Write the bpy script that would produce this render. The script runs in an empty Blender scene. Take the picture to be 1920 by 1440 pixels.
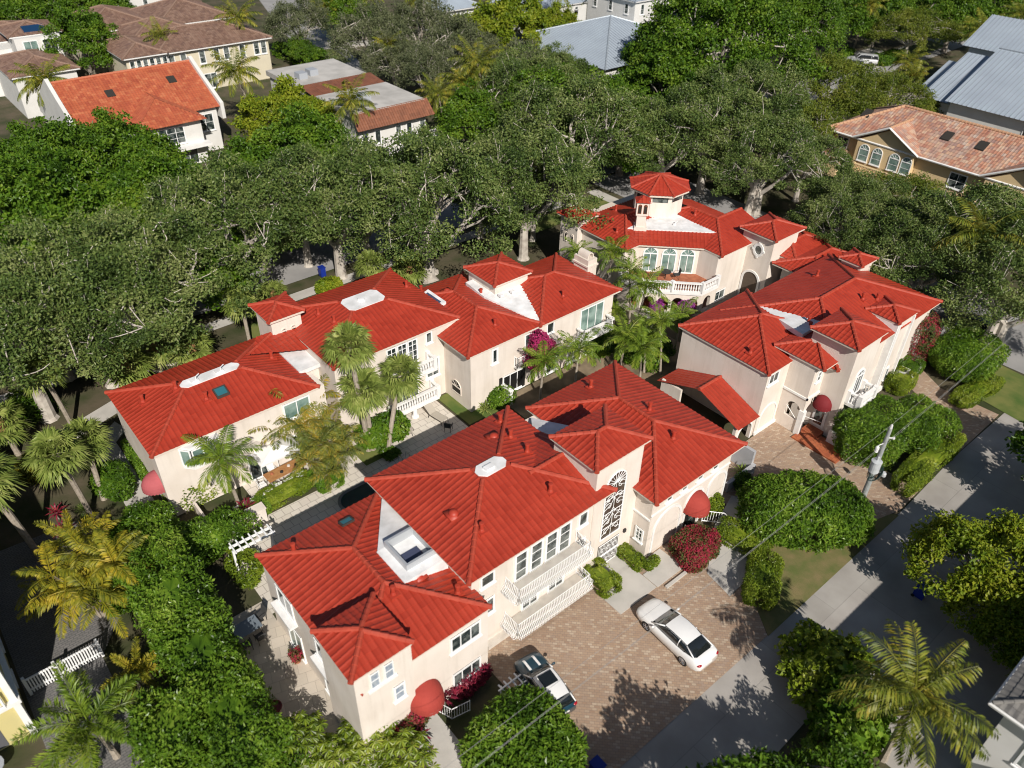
import bpy, math, random
import numpy as np
from mathutils import Matrix, Vector

# ------------------------------------------------------------------ camera, sky, sun
sc = bpy.context.scene
C = bpy.data.collections.new("scene"); sc.collection.children.link(C)
cam = bpy.data.cameras.new("camera"); camo = bpy.data.objects.new("camera", cam); C.objects.link(camo)
cam.sensor_width = 36.0; cam.lens = 27.583; cam.clip_start = 0.5; cam.clip_end = 900
camo.matrix_world = Matrix(((0.7644526, 0.3747420, -0.5245767, 0),(-0.6443812, 0.4689263, -0.6040538, 0),(0.0196235, 0.7997978, 0.5999486, 38),(0,0,0,1)))
cam.dof.use_dof = True; cam.dof.focus_distance = 60.0; cam.dof.aperture_fstop = 0.17
sc.camera = camo
W = bpy.data.worlds.new("World"); sc.world = W; W.use_nodes = True
nt = W.node_tree; bg = nt.nodes["Background"]
sky = nt.nodes.new("ShaderNodeTexSky"); sky.sky_type = 'NISHITA'; sky.sun_disc = False
SUN = Vector((-3.2, -7.5, 6.3)).normalized()
sky.sun_elevation = math.asin(SUN.z); sky.sun_rotation = math.atan2(SUN.x, SUN.y) % (2*math.pi)
sky.air_density = 1.0; sky.dust_density = 0.6
nt.links.new(sky.outputs[0], bg.inputs[0]); bg.inputs[1].default_value = 0.055
sl = bpy.data.lights.new("sun", 'SUN'); so = bpy.data.objects.new("sun", sl); C.objects.link(so)
sl.energy = 5.0; sl.angle = math.radians(0.5); sl.color = (1.0, 0.94, 0.86)
so.rotation_euler = SUN.to_track_quat('Z', 'Y').to_euler(); so.location = (0, -20, 60)
sc.view_settings.view_transform = 'Standard'; sc.view_settings.look = 'None'
sc.view_settings.exposure = 0.12; sc.view_settings.gamma = 1.0
sc.cycles.filter_width = 1.05
sc.render.resolution_x = 1024; sc.render.resolution_y = 768

# ------------------------------------------------------------------ materials
MATS = {}
def mat(name, c, rough=0.7, c2=None, scale=1.0, detail=4, bump=0.0, bscale=8.0, spec=0.4, metal=0.0, mixlo=0.35, mixhi=0.65, streak=0.0):
    if name in MATS: return MATS[name]
    m = bpy.data.materials.new(name); m.use_nodes = True; MATS[name] = m
    n = m.node_tree.nodes; l = m.node_tree.links; b = n["Principled BSDF"]
    b.inputs["Roughness"].default_value = rough; b.inputs["Metallic"].default_value = metal
    b.inputs["Specular IOR Level"].default_value = spec
    b.inputs["Base Color"].default_value = (*c, 1)
    g = n.new("ShaderNodeNewGeometry")
    if c2:
        t = n.new("ShaderNodeTexNoise"); t.inputs["Scale"].default_value = scale; t.inputs["Detail"].default_value = detail
        l.new(g.outputs["Position"], t.inputs["Vector"])
        r = n.new("ShaderNodeValToRGB"); r.color_ramp.elements[0].position = mixlo; r.color_ramp.elements[1].position = mixhi
        r.color_ramp.elements[0].color = (*c, 1); r.color_ramp.elements[1].color = (*c2, 1)
        l.new(t.outputs["Fac"], r.inputs[0]); l.new(r.outputs[0], b.inputs["Base Color"])
        if streak:
            mp = n.new("ShaderNodeMapping"); mp.inputs["Scale"].default_value = (2.2, 2.2, .22); l.new(g.outputs["Position"], mp.inputs[0])
            t3 = n.new("ShaderNodeTexNoise"); t3.inputs["Scale"].default_value = 1.0; t3.inputs["Detail"].default_value = 7; t3.inputs["Roughness"].default_value = .65; l.new(mp.outputs[0], t3.inputs["Vector"])
            r3 = n.new("ShaderNodeValToRGB"); r3.color_ramp.elements[0].position = .30; r3.color_ramp.elements[1].position = .52
            r3.color_ramp.elements[0].color = (1-streak, 1-streak*1.05, 1-streak*1.15, 1); r3.color_ramp.elements[1].color = (1, 1, 1, 1); l.new(t3.outputs["Fac"], r3.inputs[0])
            mm = n.new("ShaderNodeMix"); mm.data_type = 'RGBA'; mm.blend_type = 'MULTIPLY'; mm.inputs["Factor"].default_value = 1.0
            l.new(r.outputs[0], mm.inputs["A"]); l.new(r3.outputs[0], mm.inputs["B"]); l.new(mm.outputs["Result"], b.inputs["Base Color"])
    if bump:
        t2 = n.new("ShaderNodeTexNoise"); t2.inputs["Scale"].default_value = bscale; t2.inputs["Detail"].default_value = 5
        l.new(g.outputs["Position"], t2.inputs["Vector"])
        bp = n.new("ShaderNodeBump"); bp.inputs["Strength"].default_value = bump; bp.inputs["Distance"].default_value = 0.05
        l.new(t2.outputs["Fac"], bp.inputs["Height"]); l.new(bp.outputs[0], b.inputs["Normal"])
    return m
def leafmat(name, cols, trans=0.3, rough=0.45, cscale=0.45, spec=0.25):
    """each leaf its own tint; slow noise makes yellower and greener boughs"""
    if name in MATS: return MATS[name]
    m = bpy.data.materials.new(name); m.use_nodes = True; MATS[name] = m
    n = m.node_tree.nodes; l = m.node_tree.links; b = n["Principled BSDF"]; out = n["Material Output"]
    g = n.new("ShaderNodeNewGeometry")
    t = n.new("ShaderNodeTexNoise"); t.inputs["Scale"].default_value = cscale; t.inputs["Detail"].default_value = 2
    l.new(g.outputs["Position"], t.inputs["Vector"])
    ad = n.new("ShaderNodeMath"); ad.operation = 'MULTIPLY_ADD'; ad.inputs[1].default_value = 0.55
    l.new(g.outputs["Random Per Island"], ad.inputs[0])
    sb = n.new("ShaderNodeMath"); sb.operation = 'MULTIPLY_ADD'; sb.inputs[1].default_value = 1.5; sb.inputs[2].default_value = -0.53
    l.new(t.outputs["Fac"], sb.inputs[0]); l.new(sb.outputs[0], ad.inputs[2])
    r = n.new("ShaderNodeValToRGB"); e = r.color_ramp.elements
    while len(e) < len(cols): e.new(0.5)
    for i, c in enumerate(cols):
        e[i].position = i/(len(cols)-1); e[i].color = (*c, 1)
    l.new(ad.outputs[0], r.inputs[0]); l.new(r.outputs[0], b.inputs["Base Color"])
    b.inputs["Roughness"].default_value = rough; b.inputs["Specular IOR Level"].default_value = spec
    tr = n.new("ShaderNodeBsdfTranslucent"); l.new(r.outputs[0], tr.inputs[0])
    mx = n.new("ShaderNodeMixShader"); mx.inputs[0].default_value = trans
    l.new(b.outputs[0], mx.inputs[1]); l.new(tr.outputs[0], mx.inputs[2]); l.new(mx.outputs[0], out.inputs[0])
    return m
def pavermat(name, cols, mortar, sx, sy, bump=0.25, rot=0.0, msize=0.02, stain=0.35):
    if name in MATS: return MATS[name]
    m = bpy.data.materials.new(name); m.use_nodes = True; MATS[name] = m
    n = m.node_tree.nodes; l = m.node_tree.links; b = n["Principled BSDF"]
    g = n.new("ShaderNodeNewGeometry")
    mp = n.new("ShaderNodeMapping"); mp.inputs["Rotation"].default_value = (0, 0, rot); l.new(g.outputs["Position"], mp.inputs[0])
    br = n.new("ShaderNodeTexBrick"); br.inputs["Scale"].default_value = 1.0
    br.inputs["Brick Width"].default_value = sx; br.inputs["Row Height"].default_value = sy; br.inputs["Mortar Size"].default_value = msize
    br.inputs["Color1"].default_value = (0, 0, 0, 1); br.inputs["Color2"].default_value = (1, 1, 1, 1); br.inputs["Mortar"].default_value = (0.5, 0.5, 0.5, 1)
    l.new(mp.outputs[0], br.inputs["Vector"])
    wn = n.new("ShaderNodeTexNoise"); wn.inputs["Scale"].default_value = 0.45; wn.inputs["Detail"].default_value = 6
    l.new(g.outputs["Position"], wn.inputs["Vector"])
    r = n.new("ShaderNodeValToRGB"); e = r.color_ramp.elements
    while len(e) < len(cols): e.new(0.5)
    for i, c in enumerate(cols): e[i].position = i/(len(cols)-1); e[i].color = (*c, 1)
    l.new(br.outputs["Color"], r.inputs[0])
    mx = n.new("ShaderNodeMix"); mx.data_type = 'RGBA'; l.new(br.outputs["Fac"], mx.inputs["Factor"])
    l.new(r.outputs[0], mx.inputs["A"]); mx.inputs["B"].default_value = (*mortar, 1)
    mu = n.new("ShaderNodeMix"); mu.data_type = 'RGBA'; mu.blend_type = 'MULTIPLY'; mu.inputs["Factor"].default_value = stain
    l.new(mx.outputs["Result"], mu.inputs["A"])
    r2 = n.new("ShaderNodeValToRGB"); r2.color_ramp.elements[0].position = 0.3; r2.color_ramp.elements[1].position = 0.7
    r2.color_ramp.elements[0].color = (0.45, 0.42, 0.4, 1); r2.color_ramp.elements[1].color = (1, 1, 1, 1)
    l.new(wn.outputs["Fac"], r2.inputs[0]); l.new(r2.outputs[0], mu.inputs["B"])
    l.new(mu.outputs["Result"], b.inputs["Base Color"]); b.inputs["Roughness"].default_value = 0.8
    bp = n.new("ShaderNodeBump"); bp.inputs["Strength"].default_value = bump; bp.inputs["Distance"].default_value = 0.02; bp.invert = True
    l.new(br.outputs["Fac"], bp.inputs["Height"]); l.new(bp.outputs[0], b.inputs["Normal"])
    return m
def tilemat(name, cols, col, course):
    """roof tile colours: one random tint for every tile, from the roof's own tile coordinates (UV in metres)"""
    if name in MATS: return MATS[name]
    m = bpy.data.materials.new(name); m.use_nodes = True; MATS[name] = m
    n = m.node_tree.nodes; l = m.node_tree.links; b = n["Principled BSDF"]
    u = n.new("ShaderNodeUVMap"); u.uv_map = "tile"
    mp = n.new("ShaderNodeMapping"); mp.inputs["Scale"].default_value = (1/col, 1/course, 1); l.new(u.outputs[0], mp.inputs[0])
    fl = n.new("ShaderNodeVectorMath"); fl.operation = 'FLOOR'; l.new(mp.outputs[0], fl.inputs[0])
    w = n.new("ShaderNodeTexWhiteNoise"); w.noise_dimensions = '2D'; l.new(fl.outputs[0], w.inputs["Vector"])
    g = n.new("ShaderNodeNewGeometry")
    t = n.new("ShaderNodeTexNoise"); t.inputs["Scale"].default_value = 0.5; t.inputs["Detail"].default_value = 6; l.new(g.outputs["Position"], t.inputs["Vector"])
    r = n.new("ShaderNodeValToRGB"); e = r.color_ramp.elements
    while len(e) < len(cols): e.new(0.5)
    for i, c in enumerate(cols): e[i].position = i/(len(cols)-1); e[i].color = (*c, 1)
    l.new(w.outputs["Value"], r.inputs[0])
    mu = n.new("ShaderNodeMix"); mu.data_type = 'RGBA'; mu.blend_type = 'MULTIPLY'; mu.inputs["Factor"].default_value = 0.5
    r2 = n.new("ShaderNodeValToRGB"); r2.color_ramp.elements[0].position = 0.3; r2.color_ramp.elements[1].position = 0.65
    r2.color_ramp.elements[0].color = (0.7, 0.62, 0.6, 1); r2.color_ramp.elements[1].color = (1, 1, 1, 1)
    l.new(t.outputs["Fac"], r2.inputs[0]); l.new(r.outputs[0], mu.inputs["A"]); l.new(r2.outputs[0], mu.inputs["B"])
    l.new(mu.outputs["Result"], b.inputs["Base Color"])
    b.inputs["Roughness"].default_value = 0.42; b.inputs["Specular IOR Level"].default_value = 0.38
    return m

STUCCO = mat("stucco", (0.66, 0.585, 0.51), 0.85, (0.73, 0.66, 0.59), 0.5, 6, 0.3, 16, streak=.10)
TRIM = mat("white_trim", (0.80, 0.79, 0.77), 0.6, (0.72, 0.71, 0.69), 2.0)
WHITE = mat("white_metal_paint", (0.82, 0.82, 0.81), 0.45)
SOFFIT = mat("soffit_paint", (0.62, 0.54, 0.46), 0.8)
REDT = tilemat("red_roof_tile", [(0.335, 0.036, 0.018), (0.40, 0.047, 0.024), (0.365, 0.041, 0.021)], 0.35, 0.37)
REDCAP = mat("red_ridge_highlight", (0.40, 0.062, 0.034), 0.6, (0.34, 0.045, 0.023), 3.0)  # lighter than the tiles: the ridges' sun highlight is put into the colour
REDMET = mat("red_painted_metal", (0.38, 0.050, 0.026), 0.5, (0.36, 0.036, 0.02), 3)
REDFAB = mat("red_awning_fabric", (0.34, 0.045, 0.032), 0.85, (0.29, 0.036, 0.027), 1.2)
PINKFAB = mat("faded_pink_awning_fabric", (0.42, 0.10, 0.11), 0.85, (0.36, 0.08, 0.09), 1.2)
MAROON = mat("maroon_awning_fabric", (0.16, 0.010, 0.014), 0.8)
FLATW = mat("white_roof_coating", (0.80, 0.80, 0.80), 0.7, (0.62, 0.62, 0.61), 1.3, 8)
GLASS = mat("window_glass", (0.02, 0.03, 0.03), 0.08, (0.16, 0.18, 0.17), 1.6, 3, spec=0.9, mixlo=.45, mixhi=.6)
GGLASS = mat("green_tinted_glass", (0.10, 0.17, 0.15), 0.1, (0.27, 0.37, 0.33), 1.1, 3, spec=0.8)
SKYG = mat("skylight_glass", (0.03, 0.14, 0.17), 0.06, spec=0.9)
BLACK = mat("black_paint", (0.012, 0.012, 0.012), 0.5)
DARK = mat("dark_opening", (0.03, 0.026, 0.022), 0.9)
BARK = mat("oak_bark", (0.20, 0.17, 0.14), 0.9, (0.32, 0.29, 0.25), 2.5, 6, 0.6, 9)
PALEBARK = mat("pale_twig_bark", (0.50, 0.46, 0.40), 0.9, (0.34, 0.30, 0.26), 2.0)
PALMBARK = mat("palm_bark", (0.27, 0.23, 0.18), 0.9, (0.36, 0.31, 0.25), 5, 4, 0.5, 14)
BOOT = mat("palm_boot_fibre", (0.36, 0.19, 0.08), 0.9, (0.24, 0.13, 0.06), 6)
IRON = mat("dark_iron", (0.03, 0.027, 0.025), 0.5)
TERRA = mat("terracotta", (0.40, 0.14, 0.07), 0.8, (0.30, 0.10, 0.05), 3)
WOOD = mat("warm_wood", (0.42, 0.22, 0.09), 0.6, (0.34, 0.16, 0.06), 6)
CONC = mat("concrete", (0.50, 0.475, 0.435), 0.9, (0.43, 0.41, 0.375), 0.9, 8, 0.15, 20)
STONEW = mat("pale_stone", (0.60, 0.56, 0.50), 0.85, (0.50, 0.46, 0.41), 2.0)

# ------------------------------------------------------------------ mesh helpers
class MB:
    def __init__(s): s.v = []; s.f = []; s.off = 0
    def add(s, V, F):
        V = np.asarray(V, float).reshape(-1, 3)
        s.v.append(V); s.f.extend([[i + s.off for i in f] for f in F]); s.off += len(V)
    def box(s, x0, x1, y0, y1, z0, z1):
        V = [(x, y, z) for z in (z0, z1) for y in (y0, y1) for x in (x0, x1)]
        s.add(V, [(0,2,3,1),(4,5,7,6),(0,1,5,4),(2,6,7,3),(0,4,6,2),(1,3,7,5)])
    def obox(s, o, u, v, w):
        """box spanned by three edge vectors from corner o"""
        o, u, v, w = [np.array(a, float) for a in (o, u, v, w)]
        V = [o + a*u + b*v + c*w for c in (0, 1) for b in (0, 1) for a in (0, 1)]
        s.add(V, [(0,2,3,1),(4,5,7,6),(0,1,5,4),(2,6,7,3),(0,4,6,2),(1,3,7,5)])
    def prism(s, poly, z0, z1):
        n = len(poly); V = [(x, y, z0) for x, y in poly] + [(x, y, z1) for x, y in poly]
        s.add(V, [tuple(range(n))[::-1], tuple(range(n, 2*n))] + [(i, (i+1) % n, n+(i+1) % n, n+i) for i in range(n)])
    def slab(s, pts, t):
        """planar polygon given thickness t downwards"""
        P = np.array(pts, float); n = len(P); Q = P - np.array([0, 0, t])
        s.add(np.vstack([P, Q]), [tuple(range(n)), tuple(range(2*n-1, n-1, -1))] + [(i, n+i, n+(i+1) % n, (i+1) % n) for i in range(n)])
    def tube(s, path, r, k=6, caps=True):
        P = np.array(path, float); n = len(P)
        R = np.full(n, r, float) if np.isscalar(r) else np.array(r, float)
        T = np.gradient(P, axis=0); T /= np.maximum(np.linalg.norm(T, axis=1)[:, None], 1e-9)
        a = np.array([0, 0, 1.0]) if abs(T[0][2]) < 0.9 else np.array([1.0, 0, 0])
        V = []
        for i in range(n):
            a = a - np.dot(a, T[i])*T[i]; a /= max(np.linalg.norm(a), 1e-9); b = np.cross(T[i], a)
            for j in range(k):
                th = 2*math.pi*j/k; V.append(P[i] + R[i]*(math.cos(th)*a + math.sin(th)*b))
        F = [(i*k+j, i*k+(j+1) % k, (i+1)*k+(j+1) % k, (i+1)*k+j) for i in range(n-1) for j in range(k)]
        if caps: F += [tuple(range(k))[::-1], tuple((n-1)*k+j for j in range(k))]
        s.add(V, F)
    def lathe(s, c, prof, k=10, ax=(0, 0, 1)):
        c = np.array(c, float); ax = np.array(ax, float); ax /= np.linalg.norm(ax)
        a = np.array([1.0, 0, 0]) if abs(ax[0]) < .9 else np.array([0, 1.0, 0])
        a -= np.dot(a, ax)*ax; a /= np.linalg.norm(a); b = np.cross(ax, a)
        V = [c + h*ax + r*(math.cos(2*math.pi*j/k)*a + math.sin(2*math.pi*j/k)*b) for r, h in prof for j in range(k)]
        n = len(prof)
        F = [(i*k+j, i*k+(j+1) % k, (i+1)*k+(j+1) % k, (i+1)*k+j) for i in range(n-1) for j in range(k)]
        F += [tuple(range(k))[::-1], tuple((n-1)*k+j for j in range(k))]
        s.add(V, F)
    def ball(s, c, r, k=10, h=6, sq=(1, 1, 1)):
        prof = [(max(r*math.sin(math.pi*i/h), 1e-3), -r*math.cos(math.pi*i/h)) for i in range(h+1)]
        c = np.array(c, float)
        V = [c + np.array([q*math.cos(2*math.pi*j/k)*sq[0], q*math.sin(2*math.pi*j/k)*sq[1], z*sq[2]]) for q, z in prof for j in range(k)]
        F = [(i*k+j, i*k+(j+1) % k, (i+1)*k+(j+1) % k, (i+1)*k+j) for i in range(h) for j in range(k)]
        s.add(V, F)
    def build(s, name, m, parent=None, smooth=False):
        V = np.vstack(s.v) if s.v else np.zeros((0, 3))
        me = bpy.data.meshes.new(name); me.from_pydata(V.tolist(), [], s.f); me.update()
        if smooth: me.polygons.foreach_set("use_smooth", [True]*len(me.polygons))
        return link(me, name, m, parent)
def link(me, name, m, parent=None):
    o = bpy.data.objects.new(name, me); C.objects.link(o)
    for q in (m if isinstance(m, (list, tuple)) else [m]): me.materials.append(q)
    if parent is not None:
        o.parent = parent
        if parent.type == 'EMPTY': o.matrix_parent_inverse = Matrix.Translation(-parent.location)
    return o
def quads(name, V, m, parent=None, k=4, smooth=False, uv=None):
    """V: (n*k,3) array, every k vertices one face"""
    V = np.asarray(V, np.float32).reshape(-1, 3); n = len(V)//k
    return npmesh(name, V, np.arange(n*k, dtype=np.int32).reshape(n, k), m, parent, smooth, uv)
def npmesh(name, V, F, m, parent=None, smooth=False, uv=None):
    V = np.asarray(V, np.float32); F = np.asarray(F, np.int32); n, k = F.shape
    me = bpy.data.meshes.new(name); me.vertices.add(len(V)); me.vertices.foreach_set("co", V.ravel())
    me.loops.add(n*k); me.loops.foreach_set("vertex_index", F.ravel())
    me.polygons.add(n); me.polygons.foreach_set("loop_start", np.arange(0, n*k, k, dtype=np.int32))
    me.polygons.foreach_set("loop_total", np.full(n, k, np.int32))
    me.polygons.foreach_set("use_smooth", np.full(n, bool(smooth)))
    if uv is not None:
        ly = me.uv_layers.new(name="tile"); ly.data.foreach_set("uv", np.asarray(uv, np.float32)[F.ravel()].ravel())
    me.update(calc_edges=True); me.validate()
    return link(me, name, m, parent)
def tag(o, label=None, cat=None, group=None, kind=None):
    if label: o['label'] = label
    if cat: o['category'] = cat
    if group: o['group'] = group
    if kind: o['kind'] = kind
    return o
def thing(name, label, cat, loc=(0, 0, 0), group=None):
    o = bpy.data.objects.new(name, None); C.objects.link(o); o.location = loc; o.empty_display_size = 0.3
    return tag(o, label, cat, group)
def struct(o): o['kind'] = 'structure'; return o
KIDS = {}
def kids(o):
    return [c for c in C.objects if c.parent == o]
def dup(root, loc, rz=0.0, s=1.0, label=None, group=None):
    if root.name not in KIDS: KIDS[root.name] = [(c, kids(c)) for c in kids(root)]
    r = root.copy(); C.objects.link(r)
    r.location = loc; r.rotation_euler = (0, 0, rz); r.scale = (s, s, s) if np.isscalar(s) else s
    if label: r['label'] = label
    if group: r['group'] = group
    for ch, gs in KIDS[root.name]:
        c = ch.copy(); C.objects.link(c); c.parent = r
        for g in gs:
            d = g.copy(); C.objects.link(d); d.parent = c
    return r
def place(root, used, loc, rz, s, label, group=None):
    """first use moves the finished thing itself, later uses copy it"""
    if root.name not in KIDS: KIDS[root.name] = [(c, kids(c)) for c in kids(root)]
    if root.name in used: return dup(root, loc, rz, s, label, group)
    used.add(root.name); root.location = loc; root.rotation_euler = (0, 0, rz); root.scale = (s, s, s) if np.isscalar(s) else s
    root['label'] = label
    if group: root['group'] = group
    return root
USED = set()
# ------------------------------------------------------------------ tiled roofs
SL = 0.32
def face_mesh(pts, col, course, A, step, per=8):
    P = np.array(pts, float); n = len(P)
    N = np.zeros(3)
    for i in range(n): N += np.cross(P[i], P[(i+1) % n])
    if N[2] < 0: N = -N
    N /= np.linalg.norm(N)
    u = np.cross([0, 0, 1.0], N); u /= np.linalg.norm(u); v = np.cross(N, u)
    a = P @ u; b = P @ v; bm = b.min()
    k0 = math.ceil(a.min()/(col/per)); k1 = math.floor(a.max()/(col/per))
    sa = np.unique(np.round(np.concatenate([np.arange(k0, k1+1)*(col/per), a, [a.min()+1e-4, a.max()-1e-4]]), 5))
    lo = np.full(len(sa), 1e9); hi = np.full(len(sa), -1e9)
    for i in range(n):
        a0, a1, b0, b1 = a[i], a[(i+1) % n], b[i], b[(i+1) % n]
        if abs(a1-a0) < 1e-6:
            w = np.abs(sa-a0) < 2e-5; lo[w] = np.minimum(lo[w], min(b0, b1)); hi[w] = np.maximum(hi[w], max(b0, b1)); continue
        t = (sa-a0)/(a1-a0); w = (t >= -1e-5) & (t <= 1+1e-5); bb = b0+t*(b1-b0)
        lo[w] = np.minimum(lo[w], bb[w]); hi[w] = np.maximum(hi[w], bb[w])
    nc = max(1, int(math.ceil((b.max()-bm)/course)))
    rb = np.empty(2*nc); rh = np.empty(2*nc)
    rb[0::2] = bm + np.arange(nc)*course; rb[1::2] = bm + np.arange(1, nc+1)*course; rh[0::2] = step; rh[1::2] = 0.0
    B = np.clip(rb[None, :], lo[:, None], hi[:, None])
    fr = np.mod(B-bm, course)/course; H = np.where(np.isclose(B, rb[None, :]), rh[None, :], step*(1-fr))
    xx = np.mod(sa/col+.5, 1)-.5; H = H + A*np.exp(-(xx/.19)**2)[:, None]
    d = N @ P[0]
    V = sa[:, None, None]*u + B[:, :, None]*v + (d+H)[:, :, None]*N
    uv = np.stack([np.broadcast_to(sa[:, None], B.shape), np.broadcast_to((np.repeat(np.arange(nc), 2)+0.5)[None, :]*course, B.shape)], -1)
    m, r = B.shape; idx = np.arange(m*r).reshape(m, r)
    F = np.stack([idx[:-1, :-1], idx[1:, :-1], idx[1:, 1:], idx[:-1, 1:]], -1)
    deg = (np.abs(B[:-1, :-1]-B[:-1, 1:]) < 1e-6) & (np.abs(B[1:, :-1]-B[1:, 1:]) < 1e-6)
    ris = (np.arange(r-1) % 2 == 1)[None, :] & np.ones((m-1, 1), bool)
    inside = (rb[None, 1:] > lo[:-1, None]+1e-6) & (rb[None, 1:] < hi[:-1, None]-1e-6)
    keep = ~deg | (ris & inside)
    return V.reshape(-1, 3), F[keep].reshape(-1, 4), uv.reshape(-1, 2)
def tiled(name, faces, parent, m=None, col=0.35, course=0.37, A=0.034, step=0.026, per=10):
    Vs, Fs, Us, off = [], [], [], 0
    for p in faces:
        V, F, U = face_mesh(p, col, course, A, step, per); Vs.append(V); Fs.append(F+off); Us.append(U); off += len(V)
    return npmesh(name, np.vstack(Vs), np.vstack(Fs), m or REDT, parent, False, np.vstack(Us))
def caps(lines, parent, m=None, r=0.15):
    b = MB()
    for p, q in lines:
        p = np.array(p, float)+[0, 0, 0.035]; q = np.array(q, float)+[0, 0, 0.035]; L = np.linalg.norm(q-p); n = max(1, int(round(L/0.42)))
        path, rad = [], []
        for i in range(n):
            path += [p+(q-p)*(i/n), p+(q-p)*((i+0.97)/n)]; rad += [r, r*0.78]
        b.tube(path, rad, 8)
    return b.build('ridge_cap', m or REDCAP, parent)
def hip(parent, x0, x1, y0, y1, z, s=SL, cut=None, m=None, capm=None, skip='', soff=True, per=10, col=0.35, capr=0.15, sm=None, over=0.0, name='roof'):
    w = min(x1-x0, y1-y0)/2
    d = w if cut is None else min(cut, w)
    zt = z+s*d
    c = [(x0, y0, z), (x1, y0, z), (x1, y1, z), (x0, y1, z)]
    t = [(x0+d, y0+d, zt), (x1-d, y0+d, zt), (x1-d, y1-d, zt), (x0+d, y1-d, zt)]
    fs = []
    for k, i in (('f', 0), ('r', 1), ('b', 2), ('l', 3)):
        if k in skip: continue
        j = (i+1) % 4; p = [c[i], c[j], t[j], t[i]]
        if np.linalg.norm(np.array(t[i])-t[j]) < 1e-4: p = p[:3]
        fs.append(p)
    ro = tiled(name, fs, parent, m, per=per, col=col)
    ln = [(c[i], t[i]) for i in range(4)]
    if cut is None or d >= w:
        if (x1-x0) > (y1-y0)+.02: ln.append((t[0], t[1]))
        elif (y1-y0) > (x1-x0)+.02: ln.append((t[1], t[2]))
    if capr: caps(ln, ro, capm, capr)
    if soff:
        b = MB(); b.box(x0+.05, x1-.05, y0+.05, y1-.05, z-.17, z-.02); b.build('soffit', sm or SOFFIT, ro)
    if cut is not None and d < w:
        b = MB(); e = .35; X0, X1, Y0, Y1 = t[0][0], t[1][0], t[0][1], t[2][1]
        b.prism([(X0+e, Y0), (X1-e, Y0), (X1, Y0+e), (X1, Y1-e), (X1-e, Y1), (X0+e, Y1), (X0, Y1-e), (X0, Y0+e)], zt-.08, zt+.10)
        o = b.build('roof_deck', FLATW, ro); tag(o, label='white flat deck at the roof top')
        b = MB(); b.box(X0-.02, X1+.02, Y0-.02, Y1+.02, zt-.3, zt+.05); b.build('ridge_plate', capm or REDCAP, ro)
    return ro
def vent(ro, x, y, z, h=0.7, r=0.115):
    """vent pipe with square flashing and rain cap"""
    b = MB(); b.obox((x-.26, y-.26, z-.10), (.52, 0, 0), (0, .52, 0), (0, 0, .16))
    b.lathe((x, y, z), [(r*1.5, 0.05), (r*1.2, .16), (r, .2), (r, h), (r*1.25, h+.01), (r*1.25, h+.1), (r*.8, h+.12)], 10)
    return b.build('roof_vent', REDMET, ro)
def turtle(ro, x, y, z):
    b = MB(); b.ball((x, y, z), .3, 12, 6, (1, 1, .75)); b.box(x-.4, x+.4, y-.4, y+.4, z-.1, z+.04)
    return b.build('roof_vent', REDMET, ro, True)
def rz(b, x, y):
    """height of the plain hip plane (block tuple x0,x1,y0,y1,z) at a point"""
    x0, x1, y0, y1, z = b; return z + SL*max(0, min(x-x0, x1-x, y-y0, y1-y))
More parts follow.
